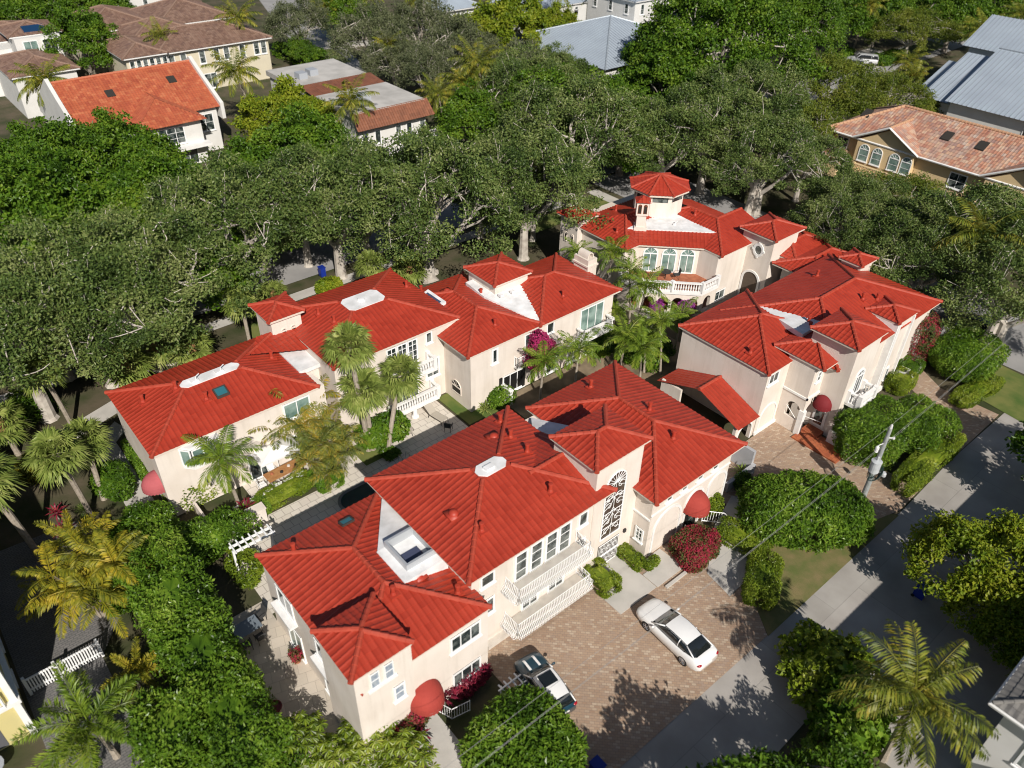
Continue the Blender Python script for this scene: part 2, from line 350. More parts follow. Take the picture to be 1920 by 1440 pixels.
# ------------------------------------------------------------------ walls, windows
class Fc:
    """a wall plane: origin, horizontal direction u, outward normal n"""
    def __init__(s, o, u, n): s.o = np.array([*o, 0.0]); s.u = np.array([*u, 0.0]); s.n = np.array([*n, 0.0])
    def p(s, a, z, d=0.0): q = s.o + a*s.u + d*s.n; return np.array([q[0], q[1], z])
    def slab(s, b, a0, a1, z0, z1, d0, d1): b.obox(s.p(a0, z0, d0), (a1-a0)*s.u, (0, 0, z1-z0), (d1-d0)*s.n)
def FF(y): return Fc((0, y), (1, 0), (0, -1))          # faces the alley (-Y); a = x
def FL(x): return Fc((x, 0), (0, 1), (-1, 0))          # faces left (-X); a = y
def window(par, F, a0, a1, z0, z1, nx=1, ny=1, arch=False, trim=0.11, glass=None, frame=None, name='window', sill=True, trimw=None, dep=0.07):
    """frame with surround, glazing bars and sill; a glass pane as its own piece"""
    b = MB(); t = trim; w = a1-a0; cx = (a0+a1)/2
    zs = z1-w/2 if arch else z1
    F.slab(b, a0, a0+t, z0, zs, 0.0, dep); F.slab(b, a1-t, a1, z0, zs, 0.0, dep)
    F.slab(b, a0+t, a1-t, z0, z0+t, 0.0, dep)
    if arch:
        N = 14; R = w/2
        for i in range(N):
            t0, t1 = math.pi*i/N, math.pi*(i+1)/N
            pts = [(cx+r_*math.cos(th), zs+r_*math.sin(th)) for r_, th in ((R-t, t0), (R, t0), (R, t1), (R-t, t1))]
            V = [F.p(a, z, d) for d in (0.0, dep) for a, z in pts]
            b.add(V, [(0,1,2,3),(7,6,5,4),(0,4,5,1),(1,5,6,2),(2,6,7,3),(3,7,4,0)])
        F.slab(b, a0+t, a1-t, zs-.05, zs+.05, 0.0, dep)
        for th in (math.pi/4, math.pi/2, 3*math.pi/4):
            p = F.p(cx, zs, dep*.7); q = F.p(cx+(R-t)*math.cos(th), zs+(R-t)*math.sin(th), dep*.7); b.tube([p, q], .018, 4)
    else: F.slab(b, a0+t, a1-t, z1-t, z1, 0.0, dep)
    for i in range(1, nx):
        a = a0+w*i/nx; F.slab(b, a-.03, a+.03, z0+t, zs-t*.5, 0.012, dep*.85)
    for j in range(1, ny):
        z = z0+(zs-z0)*j/ny; F.slab(b, a0+t, a1-t, z-.015, z+.015, 0.012, dep*.8)
    if sill: F.slab(b, a0-.06, a1+.06, z0-.09, z0-.002, 0.0, dep+.06)
    o = b.build(name, frame or WHITE, par)
    b = MB(); b.obox(F.p(a0+.03, z0+.03, 0.004), (w-.06)*F.u, (0, 0, zs-z0-.03), .026*F.n)
    if arch:
        R = w/2-.03; pts = [F.p(cx+R*math.cos(math.pi*i/14), zs+R*math.sin(math.pi*i/14), .03) for i in range(15)]
        b.add(pts, [tuple(range(15))])
    b.build('pane', glass or GLASS, o)
    return o
def wallholes(F, a0, a1, z0, z1, holes, th):
    """wall of thickness th (inwards) with see-through openings (c0,c1,zb,zt,arch) -> MB"""
    b = MB(); br = {round(a0, 4), round(a1, 4)}
    for c0, c1, zb, zt, ar in holes:
        br |= {round(c0, 4), round(c1, 4)}
        if ar:
            for i in range(1, 14): br.add(round((c0+c1)/2-(c1-c0)/2*math.cos(math.pi*i/14), 4))
    A = sorted(br)
    def top(h, a):
        c0, c1, zb, zt, ar = h
        if not ar: return zt
        R = (c1-c0)/2; return zt-R+math.sqrt(max(0, R*R-(a-(c0+c1)/2)**2))
    def prismq(p0, p1, l0, l1, h0, h1):
        V = [F.p(a, z, d) for d in (0, -th) for a, z in ((p0, l0), (p1, l1), (p1, h1), (p0, h0))]
        b.add(V, [(0,1,2,3),(7,6,5,4),(0,4,5,1),(1,5,6,2),(2,6,7,3),(3,7,4,0)])
    for p, q in zip(A[:-1], A[1:]):
        mid = (p+q)/2; hs = sorted([h for h in holes if h[0] < mid < h[1]], key=lambda h: h[2])
        l0 = l1 = z0
        for h in hs:
            if h[2] > l0+1e-4: prismq(p, q, l0, l1, h[2], h[2])
            l0, l1 = top(h, p), top(h, q)
        prismq(p, q, l0, l1, z1, z1)
    return b
def archtrim(F, c0, c1, zb, zt, w=0.16, d=0.06):
    b = MB(); R = (c1-c0)/2; cx = (c0+c1)/2; zs = zt-R; N = 16
    F.slab(b, c0-w, c0, zb, zs, 0, d); F.slab(b, c1, c1+w, zb, zs, 0, d)
    for i in range(N):
        t0, t1 = math.pi*i/N, math.pi*(i+1)/N
        pts = [(cx+r_*math.cos(th), zs+r_*math.sin(th)) for r_, th in ((R, t0), (R+w, t0), (R+w, t1), (R, t1))]
        V = [F.p(a, z, e) for e in (0, d) for a, z in pts]
        b.add(V, [(0,1,2,3),(7,6,5,4),(0,4,5,1),(1,5,6,2),(2,6,7,3),(3,7,4,0)])
    return b
BALPROF = [(.045, 0), (.075, .04), (.05, .08), (.085, .25), (.06, .42), (.04, .5), (.05, .56), (.07, .6), (.055, .64)]
def balustrade(par, pts, z, h=0.85, gap=0.22, posts=True, m=None, name='balustrade'):
    """stone rail on turned balusters along a polyline"""
    b = MB(); sc_ = (h-.22)/.64
    for (p, q) in zip(pts[:-1], pts[1:]):
        p = np.array(p, float); q = np.array(q, float); L = np.linalg.norm(q-p); u = (q-p)/L; nn = np.array([-u[1], u[0]])
        for zz, hh, ww in ((z, .1, .2), (z+h-.12, .12, .24)):
            o = p-nn*ww/2; b.obox((*o, zz), (*(u*L), 0), (*(nn*ww), 0), (0, 0, hh))
        n = max(1, int(L/gap))
        for i in range(n):
            c = p+u*L*(i+.5)/n; b.lathe((*c, z+.1), [(r, t*sc_) for r, t in BALPROF], 6)
    if posts:
        for p in pts: b.box(p[0]-.16, p[0]+.16, p[1]-.16, p[1]+.16, z-.002, z+h+.1)
    return b.build(name, m or TRIM, par)
def railing(par, pts, z, h=0.95, gap=0.13, belly=0.0, out=None, m=None, r=0.014, name='railing'):
    """metal railing; belly > 0 bows each bar outwards low down like a basket"""
    b = MB()
    for k, (p, q) in enumerate(zip(pts[:-1], pts[1:])):
        p = np.array(p, float); q = np.array(q, float); L = math.hypot(q[0]-p[0], q[1]-p[1]); u = (q-p)/L
        nn = np.array([u[1], -u[0]]) if out is None else np.array(out[k], float)
        z0 = z if np.isscalar(z) else z[k]; z1 = z if np.isscalar(z) else z[k+1]
        for hh in ((.06, h) if not belly else (.25, h)):
            b.tube([(*p, z0+hh), (*q, z1+hh)], r*1.6, 4)
        n = max(1, int(L/gap))
        for i in range(n+1):
            c = p+(q-p)*i/n; zz = z0+(z1-z0)*i/n
            if belly:
                ph = [(0, h), (.02, h*.75), (.10, h*.5), (belly, h*.2), (belly*.95, -.02), (belly*.6, -.12), (.12, -.10), (0.06, .06)]
                b.tube([(c[0]+nn[0]*d, c[1]+nn[1]*d, zz+t) for d, t in ph], r*1.35, 4, False)
            else: b.tube([(*c, zz), (*c, zz+h)], r, 4, False)
        for e, zz in ((p, z0), (q, z1)): b.tube([(*e, zz), (*e, zz+h+.04)], r*2, 6)
    return b.build(name, m or WHITE, par)
def awning(par, F, a, z, r, depth=None, h=None, m=None):
    """quarter dome awning with a scalloped valance"""
    depth = depth or r*1.1; h = h or r*1.15; b = MB(); N = 16; K = 7
    V = []
    for i in range(K+1):
        ph = math.pi/2*i/K
        for j in range(N+1):
            th = math.pi*j/N
            V.append(F.p(a+r*math.cos(th)*math.cos(ph), z+h*math.sin(ph), depth*math.sin(th)*math.cos(ph)+.01))
    b.add(V, [(i*(N+1)+j, i*(N+1)+j+1, (i+1)*(N+1)+j+1, (i+1)*(N+1)+j) for i in range(K) for j in range(N)])
    V = []
    for j in range(N*2+1):
        th = math.pi*j/(N*2); P = F.p(a+r*math.cos(th), z, depth*math.sin(th)+.01)
        V += [P, P-np.array([0, 0, .16 if j % 2 else .24])]
    b.add(V, [(2*j, 2*j+1, 2*j+3, 2*j+2) for j in range(N*2)])
    return b.build('awning', m or REDFAB, par)
def skylight(ro, x, y, z, w, d, sx=0.0, sy=0.0, h=.16, frame=None, glass=None):
    """framed glass on the slope; sx, sy are the roof's rise per metre"""
    b = MB(); u = np.array([w, 0, w*sx]); v = np.array([0, d, d*sy]); o = np.array([x-w/2, y-d/2, z-sx*w/2-sy*d/2])
    for a0, a1, b0, b1 in ((0, 1, 0, .1), (0, 1, .9, 1), (0, .1, .1, .9), (.9, 1, .1, .9)):
        b.obox(o+a0*u+b0*v, (a1-a0)*u, (b1-b0)*v, (0, 0, h))
    s_ = b.build('skylight', frame or mat("dark_bronze_frame", (.05, .045, .04), .5), ro)
    b = MB(); b.obox(o+.1*u+.1*v+np.array([0, 0, h-.06]), .8*u, .8*v, (0, 0, .03)); b.build('skylight_glass', glass or SKYG, s_)
    return s_
# ------------------------------------------------------------------ foliage
OAKL = leafmat("oak_leaf", [(.032,.058,.014), (.085,.138,.031), (.155,.205,.052), (.28,.31,.12)], .25, .42, .3)
GREENL = leafmat("ficus_leaf", [(.024,.060,.006), (.062,.135,.010), (.115,.205,.016), (.20,.28,.03)], .28, .42, .35)
BRIGHTL = leafmat("bright_leaf", [(.075,.135,.008), (.15,.215,.012), (.235,.275,.018), (.32,.33,.03)], .3, .5, .35)
HEDGEL = leafmat("hedge_leaf", [(.030,.068,.007), (.070,.145,.012), (.135,.235,.020), (.26,.36,.05)], .25, .33, .5)
YHEDGEL = leafmat("yellow_hedge_leaf", [(.050,.090,.008), (.120,.180,.014), (.21,.275,.022), (.34,.37,.06)], .25, .36, .5)
FEATHL = leafmat("feathery_leaf", [(.048,.078,.010), (.10,.145,.016), (.18,.215,.026), (.26,.275,.045)], .3, .5, .3)
SABAL = leafmat("fan_palm_leaf", [(.095,.135,.025), (.16,.215,.04), (.25,.30,.07), (.38,.40,.13)], .2, .45, .8)
COCO = leafmat("coconut_leaf", [(.060,.095,.010), (.13,.16,.018), (.23,.24,.03), (.40,.30,.04)], .25, .42, .6)
ADON = leafmat("green_palm_leaf", [(.055,.11,.010), (.12,.19,.018), (.20,.28,.03), (.32,.34,.06)], .25, .38, .6)
ARECA = leafmat("yellowing_palm_leaf", [(.065,.10,.02), (.14,.17,.03), (.27,.25,.035), (.46,.27,.03)], .25, .45, .7)
GOLD = leafmat("golden_palm_leaf", [(.075,.10,.012), (.19,.20,.018), (.33,.29,.022), (.48,.35,.03)], .25, .5, .7)
BOUG = leafmat("bougainvillea_bloom", [(.05,.07,.02), (.30,.03,.10), (.46,.03,.15), (.55,.08,.20)], .3, .6, 1.2)
REDBL = leafmat("red_bloom_shrub", [(.05,.10,.02), (.10,.12,.03), (.30,.03,.05), (.42,.02,.06)], .3, .6, 1.0)
REDLF = leafmat("red_cordyline_leaf", [(.05,.008,.015), (.14,.012,.03), (.26,.02,.05), (.32,.05,.05)], .2, .45, 1.0)
GRASSL = leafmat("liriope_leaf", [(.03,.06,.012), (.07,.12,.02), (.14,.19,.04), (.26,.28,.09)], .2, .45, .9)
def unit(a): return a/np.maximum(np.linalg.norm(a, axis=-1, keepdims=True), 1e-9)
def leafq(P, L, Wd, rng, out=None, k=1.0, droop=0.0):
    """diamond leaves at P; normals lean towards out"""
    n = len(P); r = unit(rng.normal(size=(n, 3)))
    N = r if out is None else unit(out*k + r)
    d = unit(np.cross(N, unit(rng.normal(size=(n, 3))))); d[:, 2] -= droop; d = unit(d); s = unit(np.cross(d, N))
    L = L*(0.7+0.6*rng.random((n, 1))); Wd = Wd*(0.7+0.6*rng.random((n, 1)))
    bend = N*L*0.12
    return np.stack([P, P+d*L*.45+s*Wd*.5+bend, P+d*L, P+d*L*.45-s*Wd*.5+bend], 1).reshape(-1, 3)
def bez(a, b, c, n):
    t = np.linspace(0, 1, n)[:, None]; return (1-t)**2*np.array(a)+2*t*(1-t)*np.array(b)+t*t*np.array(c)
def tree(name, label, seed, R, H, th, lm, nclump, per, lsize, cr, limbs=6, trunkr=.42, flat=0.55, bare=1.0, barkm=None, cat='tree', lw=0.55, multi=1, base=.42, nk=.9):
    rng = np.random.default_rng(seed); root = thing(name, label, cat); tb = MB(); tips = []
    ph = rng.random(8)*6.28
    def shell(rho, az):
        lump = 1+.15*math.sin(3*az+ph[0])+.10*math.sin(5*az+ph[1]); zl = 1+.10*math.sin(4*az+ph[2]+rho*6)+.07*math.sin(7*az+ph[3]-rho*9)
        return np.array([R*lump*rho*math.cos(az), R*lump*rho*math.sin(az), H*zl*(base+(1-base)*math.sqrt(max(0, 1-rho*rho*.93))**(1/flat*.6))])
    off = [(0, 0)] if multi == 1 else [(.5*math.cos(i*6.28/multi), .5*math.sin(i*6.28/multi)) for i in range(multi)]
    for ox, oy in off:
        tb.tube([(ox*1.6, oy*1.6, -.15), (ox*1.2, oy*1.2, .25), (ox, oy, th*.5), (ox*.9, oy*.9, th)], [trunkr*1.7, trunkr*1.15, trunkr, trunkr*.85], 9)
    for i in range(limbs):
        az = 6.283*(i+.6*rng.random())/limbs; rho = .35+.35*rng.random(); e = shell(rho, az); e[2] *= .82
        ox, oy = off[i % len(off)]; s0 = np.array([ox, oy, th*(.75+.25*rng.random())])
        mid = s0*.5+e*.5+np.array([0, 0, -.05*H]); lp = bez(s0, mid, e, 8)+rng.normal(size=(8, 3))*R*.018*np.linspace(0, 1, 8)[:, None]
        tb.tube(lp, np.linspace(trunkr*.62, trunkr*.2, 8), 7)
        for j in range(5):
            q = lp[3+int(rng.integers(0, 5))]; az2 = az+rng.normal()*.55; e2 = shell(min(.98, .35+.62*math.sqrt(rng.random())), az2); e2[2] *= .95
            mp = q*.45+e2*.55+np.array([0, 0, .03*H]); sp = bez(q, mp, e2, 6)+rng.normal(size=(6, 3))*R*.02*np.linspace(0, 1, 6)[:, None]
            tb.tube(sp, np.linspace(trunkr*.22, trunkr*.08, 6), 5); tips.append(e2)
            for k in range(4):
                q2 = sp[2+int(rng.integers(0, 4))]; e3 = shell(min(1, max(.05, np.hypot(e2[0], e2[1])/R+rng.normal()*.16)), az2+rng.normal()*.2)
                e3 = q2+(e3-q2)*min(1, 2.6*R/7/max(.1, np.linalg.norm(e3-q2))); tips.append(e3)
                if rng.random() < bare: tb.tube(bez(q2, q2*.5+e3*.5+rng.normal(size=3)*.2, e3+np.array([0, 0, .45]), 5), np.linspace(trunkr*.11, trunkr*.05, 5), 4, False)
    tb.build('trunk', barkm or BARK, root)
    bo = []
    for t_ in range(600):
        rho = math.sqrt(rng.random()); az = rng.random()*6.283; q = shell(rho, az)
        if rho > .8: q[2] -= rng.random()*H*.14
        if all(np.linalg.norm(q-o) > R*.235 for o in bo): bo.append(q)
    bo = np.array(bo); c = np.array(tips)
    ex = bo[rng.integers(0, len(bo), max(0, nclump-len(c)))]; ex = ex+unit(rng.normal(size=ex.shape))*(rng.random((len(ex), 1))**.5)*R*.145*np.array([1, 1, .62])
    c = np.vstack([c, ex]); n = len(c)
    rad = cr*(.55+.8*rng.random(n)); q = rng.normal(size=(n, per, 3)); q = unit(q)*(rng.random((n, per, 1))**.45)
    q[:, :, 2] *= .6
    Pp = c[:, None, :]+q*rad[:, None, None]; out = q+np.array([0, 0, .35])
    V = leafq(Pp.reshape(-1, 3), lsize, lsize*lw, rng, unit(out.reshape(-1, 3)), nk)
    quads('crown', V, lm, root); return root
def sup(th, ph, e):
    f = lambda a: np.sign(a)*np.abs(a)**e
    return np.stack([f(np.cos(ph))*f(np.cos(th)), f(np.cos(ph))*f(np.sin(th)), f(np.sin(ph))], -1)
def bushmesh(seed, lx, ly, lz, lm, n, ls, lw, e=.45, zc=.5, lump=.08, out=1.0, depth=.18, parent=None, name='foliage', core=True, cs=.68):
    """clipped or rounded leafy mass of half sizes lx, ly and height lz"""
    rng = np.random.default_rng(seed)
    n = int(n*1.3); d = unit(rng.normal(size=(n*2, 3))); d = d[d[:, 2] > -.75][:n]; n = len(d)
    th = np.arctan2(d[:, 1], d[:, 0]); ph = np.arcsin(d[:, 2])
    S = sup(th, ph, e); half = np.array([lx, ly, lz*.5])
    f = rng.random(12)*6.28; X = S*half
    lum = 1+lump*(np.sin(X[:, 0]*1.9+f[0])+np.sin(X[:, 1]*2.1+f[1])+np.sin(X[:, 2]*2.3+f[2])+.7*np.sin(X[:, 0]*4.3+X[:, 1]*3.7+f[3]))/2
    P = X*lum[:, None]*(1-depth*rng.random((n, 1))**2); P[:, 2] += lz*.5
    o = unit(S/half); V = leafq(P, ls, lw, rng, o+np.array([0, 0, .25]), out)
    if core:
        T, Q = np.meshgrid(np.linspace(-math.pi, math.pi, 25), np.linspace(-1.3, math.pi/2, 11)); G = sup(T, Q, e)*half*cs; G[..., 2] += lz*.5
        cq = np.stack([G[:-1, :-1], G[:-1, 1:], G[1:, 1:], G[1:, :-1]], 2).reshape(-1, 3); V = np.vstack([V, cq])
    return quads(name, V, lm, parent)
def bush(name, label, seed, loc, lx, ly, lz, lm, n, ls, lw, group=None, cat='bush', rz_=0.0, stem=True, **k):
    r = thing(name, label, cat, (0, 0, 0), group)
    bushmesh(seed, lx, ly, lz, lm, n, ls, lw, parent=r, **k)
    if stem:
        b = MB(); b.tube([(0, 0, -.1), (0.03, 0, .3), (0, .04, lz*.5)], [.12, .08, .05], 6); b.build('stem', BARK, r)
    r.location = loc; r.rotation_euler = (0, 0, rz_); return r
def frond(rng, az, e0, L, droop, nl, lw, ll, hang, base, width=.9, plume=False):
    """feather leaf: leaflet quads along a drooping rib; returns (quads, rib path)"""
    n = 12; t = np.linspace(0, 1, n); el = e0-droop*t**1.3; st = L/(n-1)
    x = np.concatenate([[0], np.cumsum(np.cos(el[:-1])*st)]); z = np.concatenate([[0], np.cumsum(np.sin(el[:-1])*st)])
    rib = np.stack([x*math.cos(az), x*math.sin(az), z], -1)+base
    k = np.linspace(.12, .99, nl); rp = np.stack([np.interp(k, t, rib[:, i]) for i in range(3)], -1)
    tg = np.stack([np.interp(k, t, np.gradient(rib[:, i])) for i in range(3)], -1); tg = unit(tg)
    side = np.array([-math.sin(az), math.cos(az), 0]); Q = []
    prof = ll*np.sin(np.pi*(.12+.83*k))**.6
    for sg in (1, -1):
        d = sg*side*width+tg*.55+np.array([0, 0, -hang])+rng.normal(size=(nl, 3))*.09
        if plume: d = d+np.cross(tg, side)*rng.uniform(-1.1, 1.1, (nl, 1))+rng.normal(size=(nl, 3))*.15
        d = unit(d)
        w = unit(np.cross(d, np.cross(tg, d)+rng.normal(size=(nl, 3))*.3)); l_ = (prof*(.85+.3*rng.random(nl)))[:, None]
        dr = np.array([0, 0, -1.0])*l_*hang*.35
        Q.append(np.stack([rp-w*lw*.5, rp+d*l_*.55+w*lw*.55, rp+d*l_+dr, rp+d*l_*.55-w*lw*.55], 1).reshape(-1, 3))
    return np.vstack(Q), rib
def palm(name, label, seed, H, nf, L, lm, lean=(.3, .1), tr=.13, nl=26, lw=.07, ll=.6, hang=.35, e=(-.25, 1.25), droop=(1.0, 1.5), barkm=None, crownsh=None, width=.9, cat='palm tree', nut=False, plume=False):
    rng = np.random.default_rng(seed); root = thing(name, label, cat)
    tp = bez((0, 0, -.1), (lean[0]*.2, lean[1]*.2, H*.5), (lean[0], lean[1], H), 9); b = MB()
    b.tube(tp, [tr*1.5]+list(np.linspace(tr*1.1, tr*.8, 8)), 8); b.build('trunk', barkm or PALMBARK, root)
    base = tp[-1]; Vs = []; rb = MB()
    if crownsh:
        b = MB(); b.lathe(base+np.array([0, 0, -.1]), [(tr*.85, 0), (tr*1.15, .15), (tr*.7, crownsh)], 8); b.build('crownshaft', lm, root); base = base+np.array([0, 0, crownsh-.2])
    for i in range(nf):
        az = i*2.39996+rng.normal()*.15; q = (i+.5)/nf; el = e[1]+(e[0]-e[1])*q; dd = droop[0]+(droop[1]-droop[0])*rng.random()
        V, rib = frond(rng, az, el, L*(.8+.3*rng.random()), dd*(.55+.45*math.cos(max(0, el))), nl, lw, ll, hang*(.6+.8*q), base, width, plume)
        Vs.append(V); rb.tube(rib, np.linspace(.035, .01, len(rib)), 4, False)
    f = quads('fronds', np.vstack(Vs), lm, root); rb.build('rib', lm, f)
    if nut:
        b = MB()
        for i in range(7): b.ball(base+np.array([.28*math.cos(i), .28*math.sin(i), -.25-.08*(i % 3)]), .13, 8, 5)
        b.build('coconuts', mat("coconut_husk", (.22, .20, .05), .7), root)
    return root
def fanpalm(name, label, seed, H, nf, L, lm=None, lean=(.2, .2), tr=.17, boots=0, cat='palm tree', nb=28):
    rng = np.random.default_rng(seed); root = thing(name, label, cat); lm = lm or SABAL
    tp = bez((0, 0, -.1), (lean[0]*.3, lean[1]*.3, H*.5), (lean[0], lean[1], H), 9); b = MB()
    b.tube(tp, [tr*1.3]+[tr]*8, 8); b.build('trunk', PALMBARK, root); base = tp[-1]
    if boots:
        b = MB(); b.lathe(tp[-3], [(tr*1.05, 0), (tr*1.7, boots*.3), (tr*1.5, boots*.8), (tr*.8, boots)], 9); b.build('boots', BOOT, root)
    Vs = []; rb = MB()
    for i in range(nf):
        az = i*2.39996+rng.normal()*.2; q = (i+.5)/nf; el = 1.35-2.05*q+rng.normal()*.08; pl = L*(.45+.2*rng.random())
        d = np.array([math.cos(az)*math.cos(el), math.sin(az)*math.cos(el), math.sin(el)]); h = base+d*pl
        rb.tube([base, base+d*pl*.5+[0, 0, .04], h], [.03, .022, .016], 4, False)
        side = np.array([-math.sin(az), math.cos(az), 0]); up = np.cross(d, side)
        a = np.linspace(-1.9, 1.9, nb); l_ = L*.62*(.8+.25*np.cos(a*.7))*(.9+.2*rng.random(nb))
        D = unit(np.cos(a)[:, None]*d+np.sin(a)[:, None]*side+up*.12*np.abs(a)[:, None]+rng.normal(size=(nb, 3))*.06)
        w = unit(np.cross(D, up)); wd = L*.034; m1 = h+D*(l_*.55)[:, None]; m2 = h+D*(l_*.62)[:, None]
        tip = h+D*l_[:, None]+np.array([0, 0, -1.0])*(l_*.28*(.5+rng.random(nb)))[:, None]
        Vs.append(np.stack([h+0*D, m1+w*wd, tip, m1-w*wd], 1).reshape(-1, 3))
    f = quads('fronds', np.vstack(Vs), lm, root); rb.build('petiole', lm, f); return root
def clumppalm(name, label, seed, ns, H, nf, L, lm, spread=.9, **k):
    """several leaning stems from one root"""
    rng = np.random.default_rng(seed); root = thing(name, label, 'palm tree'); tb = MB(); Vs = []; rb = MB()
    for s in range(ns):
        a = s*6.283/ns+rng.random()*.5; h = H*(.65+.5*rng.random()); top = np.array([math.cos(a)*spread*(.6+.6*rng.random()), math.sin(a)*spread*(.6+.6*rng.random()), h])
        p0 = np.array([math.cos(a)*.25, math.sin(a)*.25, -.1]); tp = bez(p0, (p0[0]*1.4, p0[1]*1.4, h*.5), top, 7); tb.tube(tp, np.linspace(.1, .06, 7), 6)
        for i in range(nf):
            az = i*2.39996+s; q = (i+.5)/nf; el = 1.25-1.35*q
            V, rib = frond(rng, az, el, L*(.8+.3*rng.random()), 1.15+.4*rng.random(), k.get('nl', 24), k.get('lw', .06), k.get('ll', .5), k.get('hang', .4), top)
            Vs.append(V); rb.tube(rib, np.linspace(.03, .008, len(rib)), 4, False)
    tb.build('stems', PALMBARK, root); f = quads('fronds', np.vstack(Vs), lm, root); rb.build('rib', lm, f); return root
def rosette(name, label, seed, n, L, lm, w=.09, cat='plant', e=(-.1, 1.3), group=None, stemh=.1):
    """spiky rosette of strap leaves"""
    rng = np.random.default_rng(seed); root = thing(name, label, cat, (0, 0, 0), group); Vs = []
    for i in range(n):
        az = i*2.39996; el = e[1]+(e[0]-e[1])*(i+.5)/n; d = np.array([math.cos(az)*math.cos(el), math.sin(az)*math.cos(el), math.sin(el)]); s = np.array([-math.sin(az), math.cos(az), 0])*w*.5
        l_ = L*(.75+.4*rng.random()); b = np.array([0, 0, stemh]); m = b+d*l_*.6; t = b+d*l_+np.array([0, 0, -.22*l_])
        Vs.append(np.array([b-s*.5, b+s*.5, m+s, m-s])); Vs.append(np.array([m-s, m+s, t+s*.15, t-s*.15]))
    quads('leaves', np.vstack(Vs), lm, root)
    b = MB(); b.tube([(0, 0, -.1), (0, 0, stemh+.05)], .06, 6); b.build('stem', BARK, root); return root
# ------------------------------------------------------------------ the setting
def sheet(name, poly, z, m, thick=None):
    b = MB(); n = len(poly)
    if thick: b.prism(poly, z-thick, z)
    else: b.add([(x, y, z) for x, y in poly], [tuple(range(n))])
    return struct(b.build(name, m))
GROUND = mat("ground_cover", (.035, .045, .012), .95, (.10, .08, .05), .35, 9, .6, 4)
LAWN = mat("lawn_grass", (.07, .12, .02), .95, (.16, .17, .045), .6, 8, .5, 25)
DRY = mat("dry_verge", (.20, .16, .07), .95, (.11, .13, .035), 1.0, 8, .5, 20)
ASPH = mat("old_asphalt", (.26, .255, .25), .9, (.33, .32, .31), .35, 8, .15, 25)
ALLEY = pavermat("alley_concrete", [(.35, .33, .30), (.40, .375, .345), (.37, .35, .32)], (.31, .295, .27), 5.2, 4.7, .1, 0, .025, .5)
PAVER = pavermat("driveway_pavers", [(.36, .245, .165), (.41, .295, .21), (.33, .22, .15), (.50, .40, .30), (.39, .27, .18), (.35, .26, .20)], (.27, .20, .15), .26, .15, .2, .785, .012, .22)
DECKP = pavermat("pool_deck_stone", [(.62, .57, .49), (.68, .63, .55), (.64, .58, .51)], (.34, .30, .26), .62, .62, .2, 0, .018, .2)
PATIO = pavermat("patio_stone", [(.50, .45, .37), (.56, .50, .42), (.46, .41, .34)], (.36, .32, .27), .7, .7, .1, .3, .012, .3)
RBRICK = pavermat("red_porch_tile", [(.36, .09, .035), (.44, .13, .05), (.30, .07, .03)], (.2, .06, .03), .3, .3, .15, 0, .01, .2)
WATER = mat("pool_water", (.02, .04, .05), .04, (.03, .06, .075), .6, spec=.8)
b = MB(); b.add([(-260, -120, -.03), (420, -120, -.03), (420, 560, -.03), (-260, 560, -.03)], [(0, 1, 2, 3)]); struct(b.build('ground', GROUND))
sheet('alley', [(-60, 6.2), (18, 6.4), (30, 6.6), (45, 6.2), (66, 6.4), (66, 11.2), (52, 11.3), (45, 11.0), (29.5, 10.9), (18, 11.0), (-60, 11)], 0.0, ALLEY)
sheet('side_street', [(68, -60), (77, -60), (77.5, 64), (67.5, 64)], .004, ASPH)
sheet('back_street', [(-120, 63.5), (60, 64), (200, 68.5), (260, 72), (260, 79), (190, 75.8), (95, 72), (60, 71), (-120, 70.5)], .012, ASPH)
sheet('sidewalk', [(65.2, 12), (66.8, 12), (66.6, 62), (65.0, 62)], .02, CONC)
sheet('sidewalk', [(-60, 60.2), (64, 60.8), (64, 62.2), (-60, 61.6)], .02, CONC)
sheet('sidewalk', [(84, 75.2), (150, 78), (150, 79.6), (84, 76.8)], .02, CONC)
sheet('far_street', [(62, 118), (70, 118), (84, 160), (98, 200), (88, 204), (74, 160)], .004, ASPH)
sheet('far_driveway', [(70, 139), (84, 134), (84, 138), (73, 145)], .012, CONC)
sheet('lawn', [(72, 128), (66, 128), (70, 140), (74, 139)], .006, LAWN)
sheet('lawn', [(78, 146), (92, 143), (96, 158), (83, 160)], .006, LAWN)
sheet('car_court', [(134, 74.5), (141, 78.8), (158, 78), (158, 73), (149, 69.5), (136, 69.8)], .016, CONC)
sheet('lawn', [(157, 69.5), (172, 69.6), (174, 74), (160, 74.3)], .02, LAWN)
sheet('lawn', [(176, 64), (205, 64), (206, 71), (178, 70.5)], .008, LAWN)
sheet('lawn', [(52, 57.6), (66, 57.6), (66, 60.4), (52, 60.2)], .006, LAWN)
sheet('lawn', [(20, 55.5), (34, 55.5), (34, 59.8), (20, 59.6)], .006, LAWN)
sheet('lawn', [(60.5, 7.5), (67, 8), (67.6, 15.5), (61.5, 15)], .024, LAWN)
sheet('verge', [(29.2, 10.85), (44.0, 10.9), (43.0, 12.6), (38, 16.5), (34.2, 17.5), (31.4, 14.0), (30.4, 12.6)], .012, DRY)
sheet('driveway', [(15.6, 11.0), (29.2, 10.9), (30.4, 12.6), (31.4, 14.0), (31.4, 20.4), (15.6, 20.4)], .016, PAVER)
sheet('driveway', [(35.8, 15.0), (39, 12.6), (44.5, 11.1), (47.6, 11.2), (47.2, 16.4), (45.8, 20.1), (45.9, 22.0), (35.8, 22.0)], .016, PAVER)
sheet('driveway', [(52.8, 11.3), (60.4, 11.4), (60.2, 16), (62, 19), (64.4, 21), (63, 22.5), (59.4, 19.4), (57.6, 16.5), (53.4, 15)], .016, PAVER)
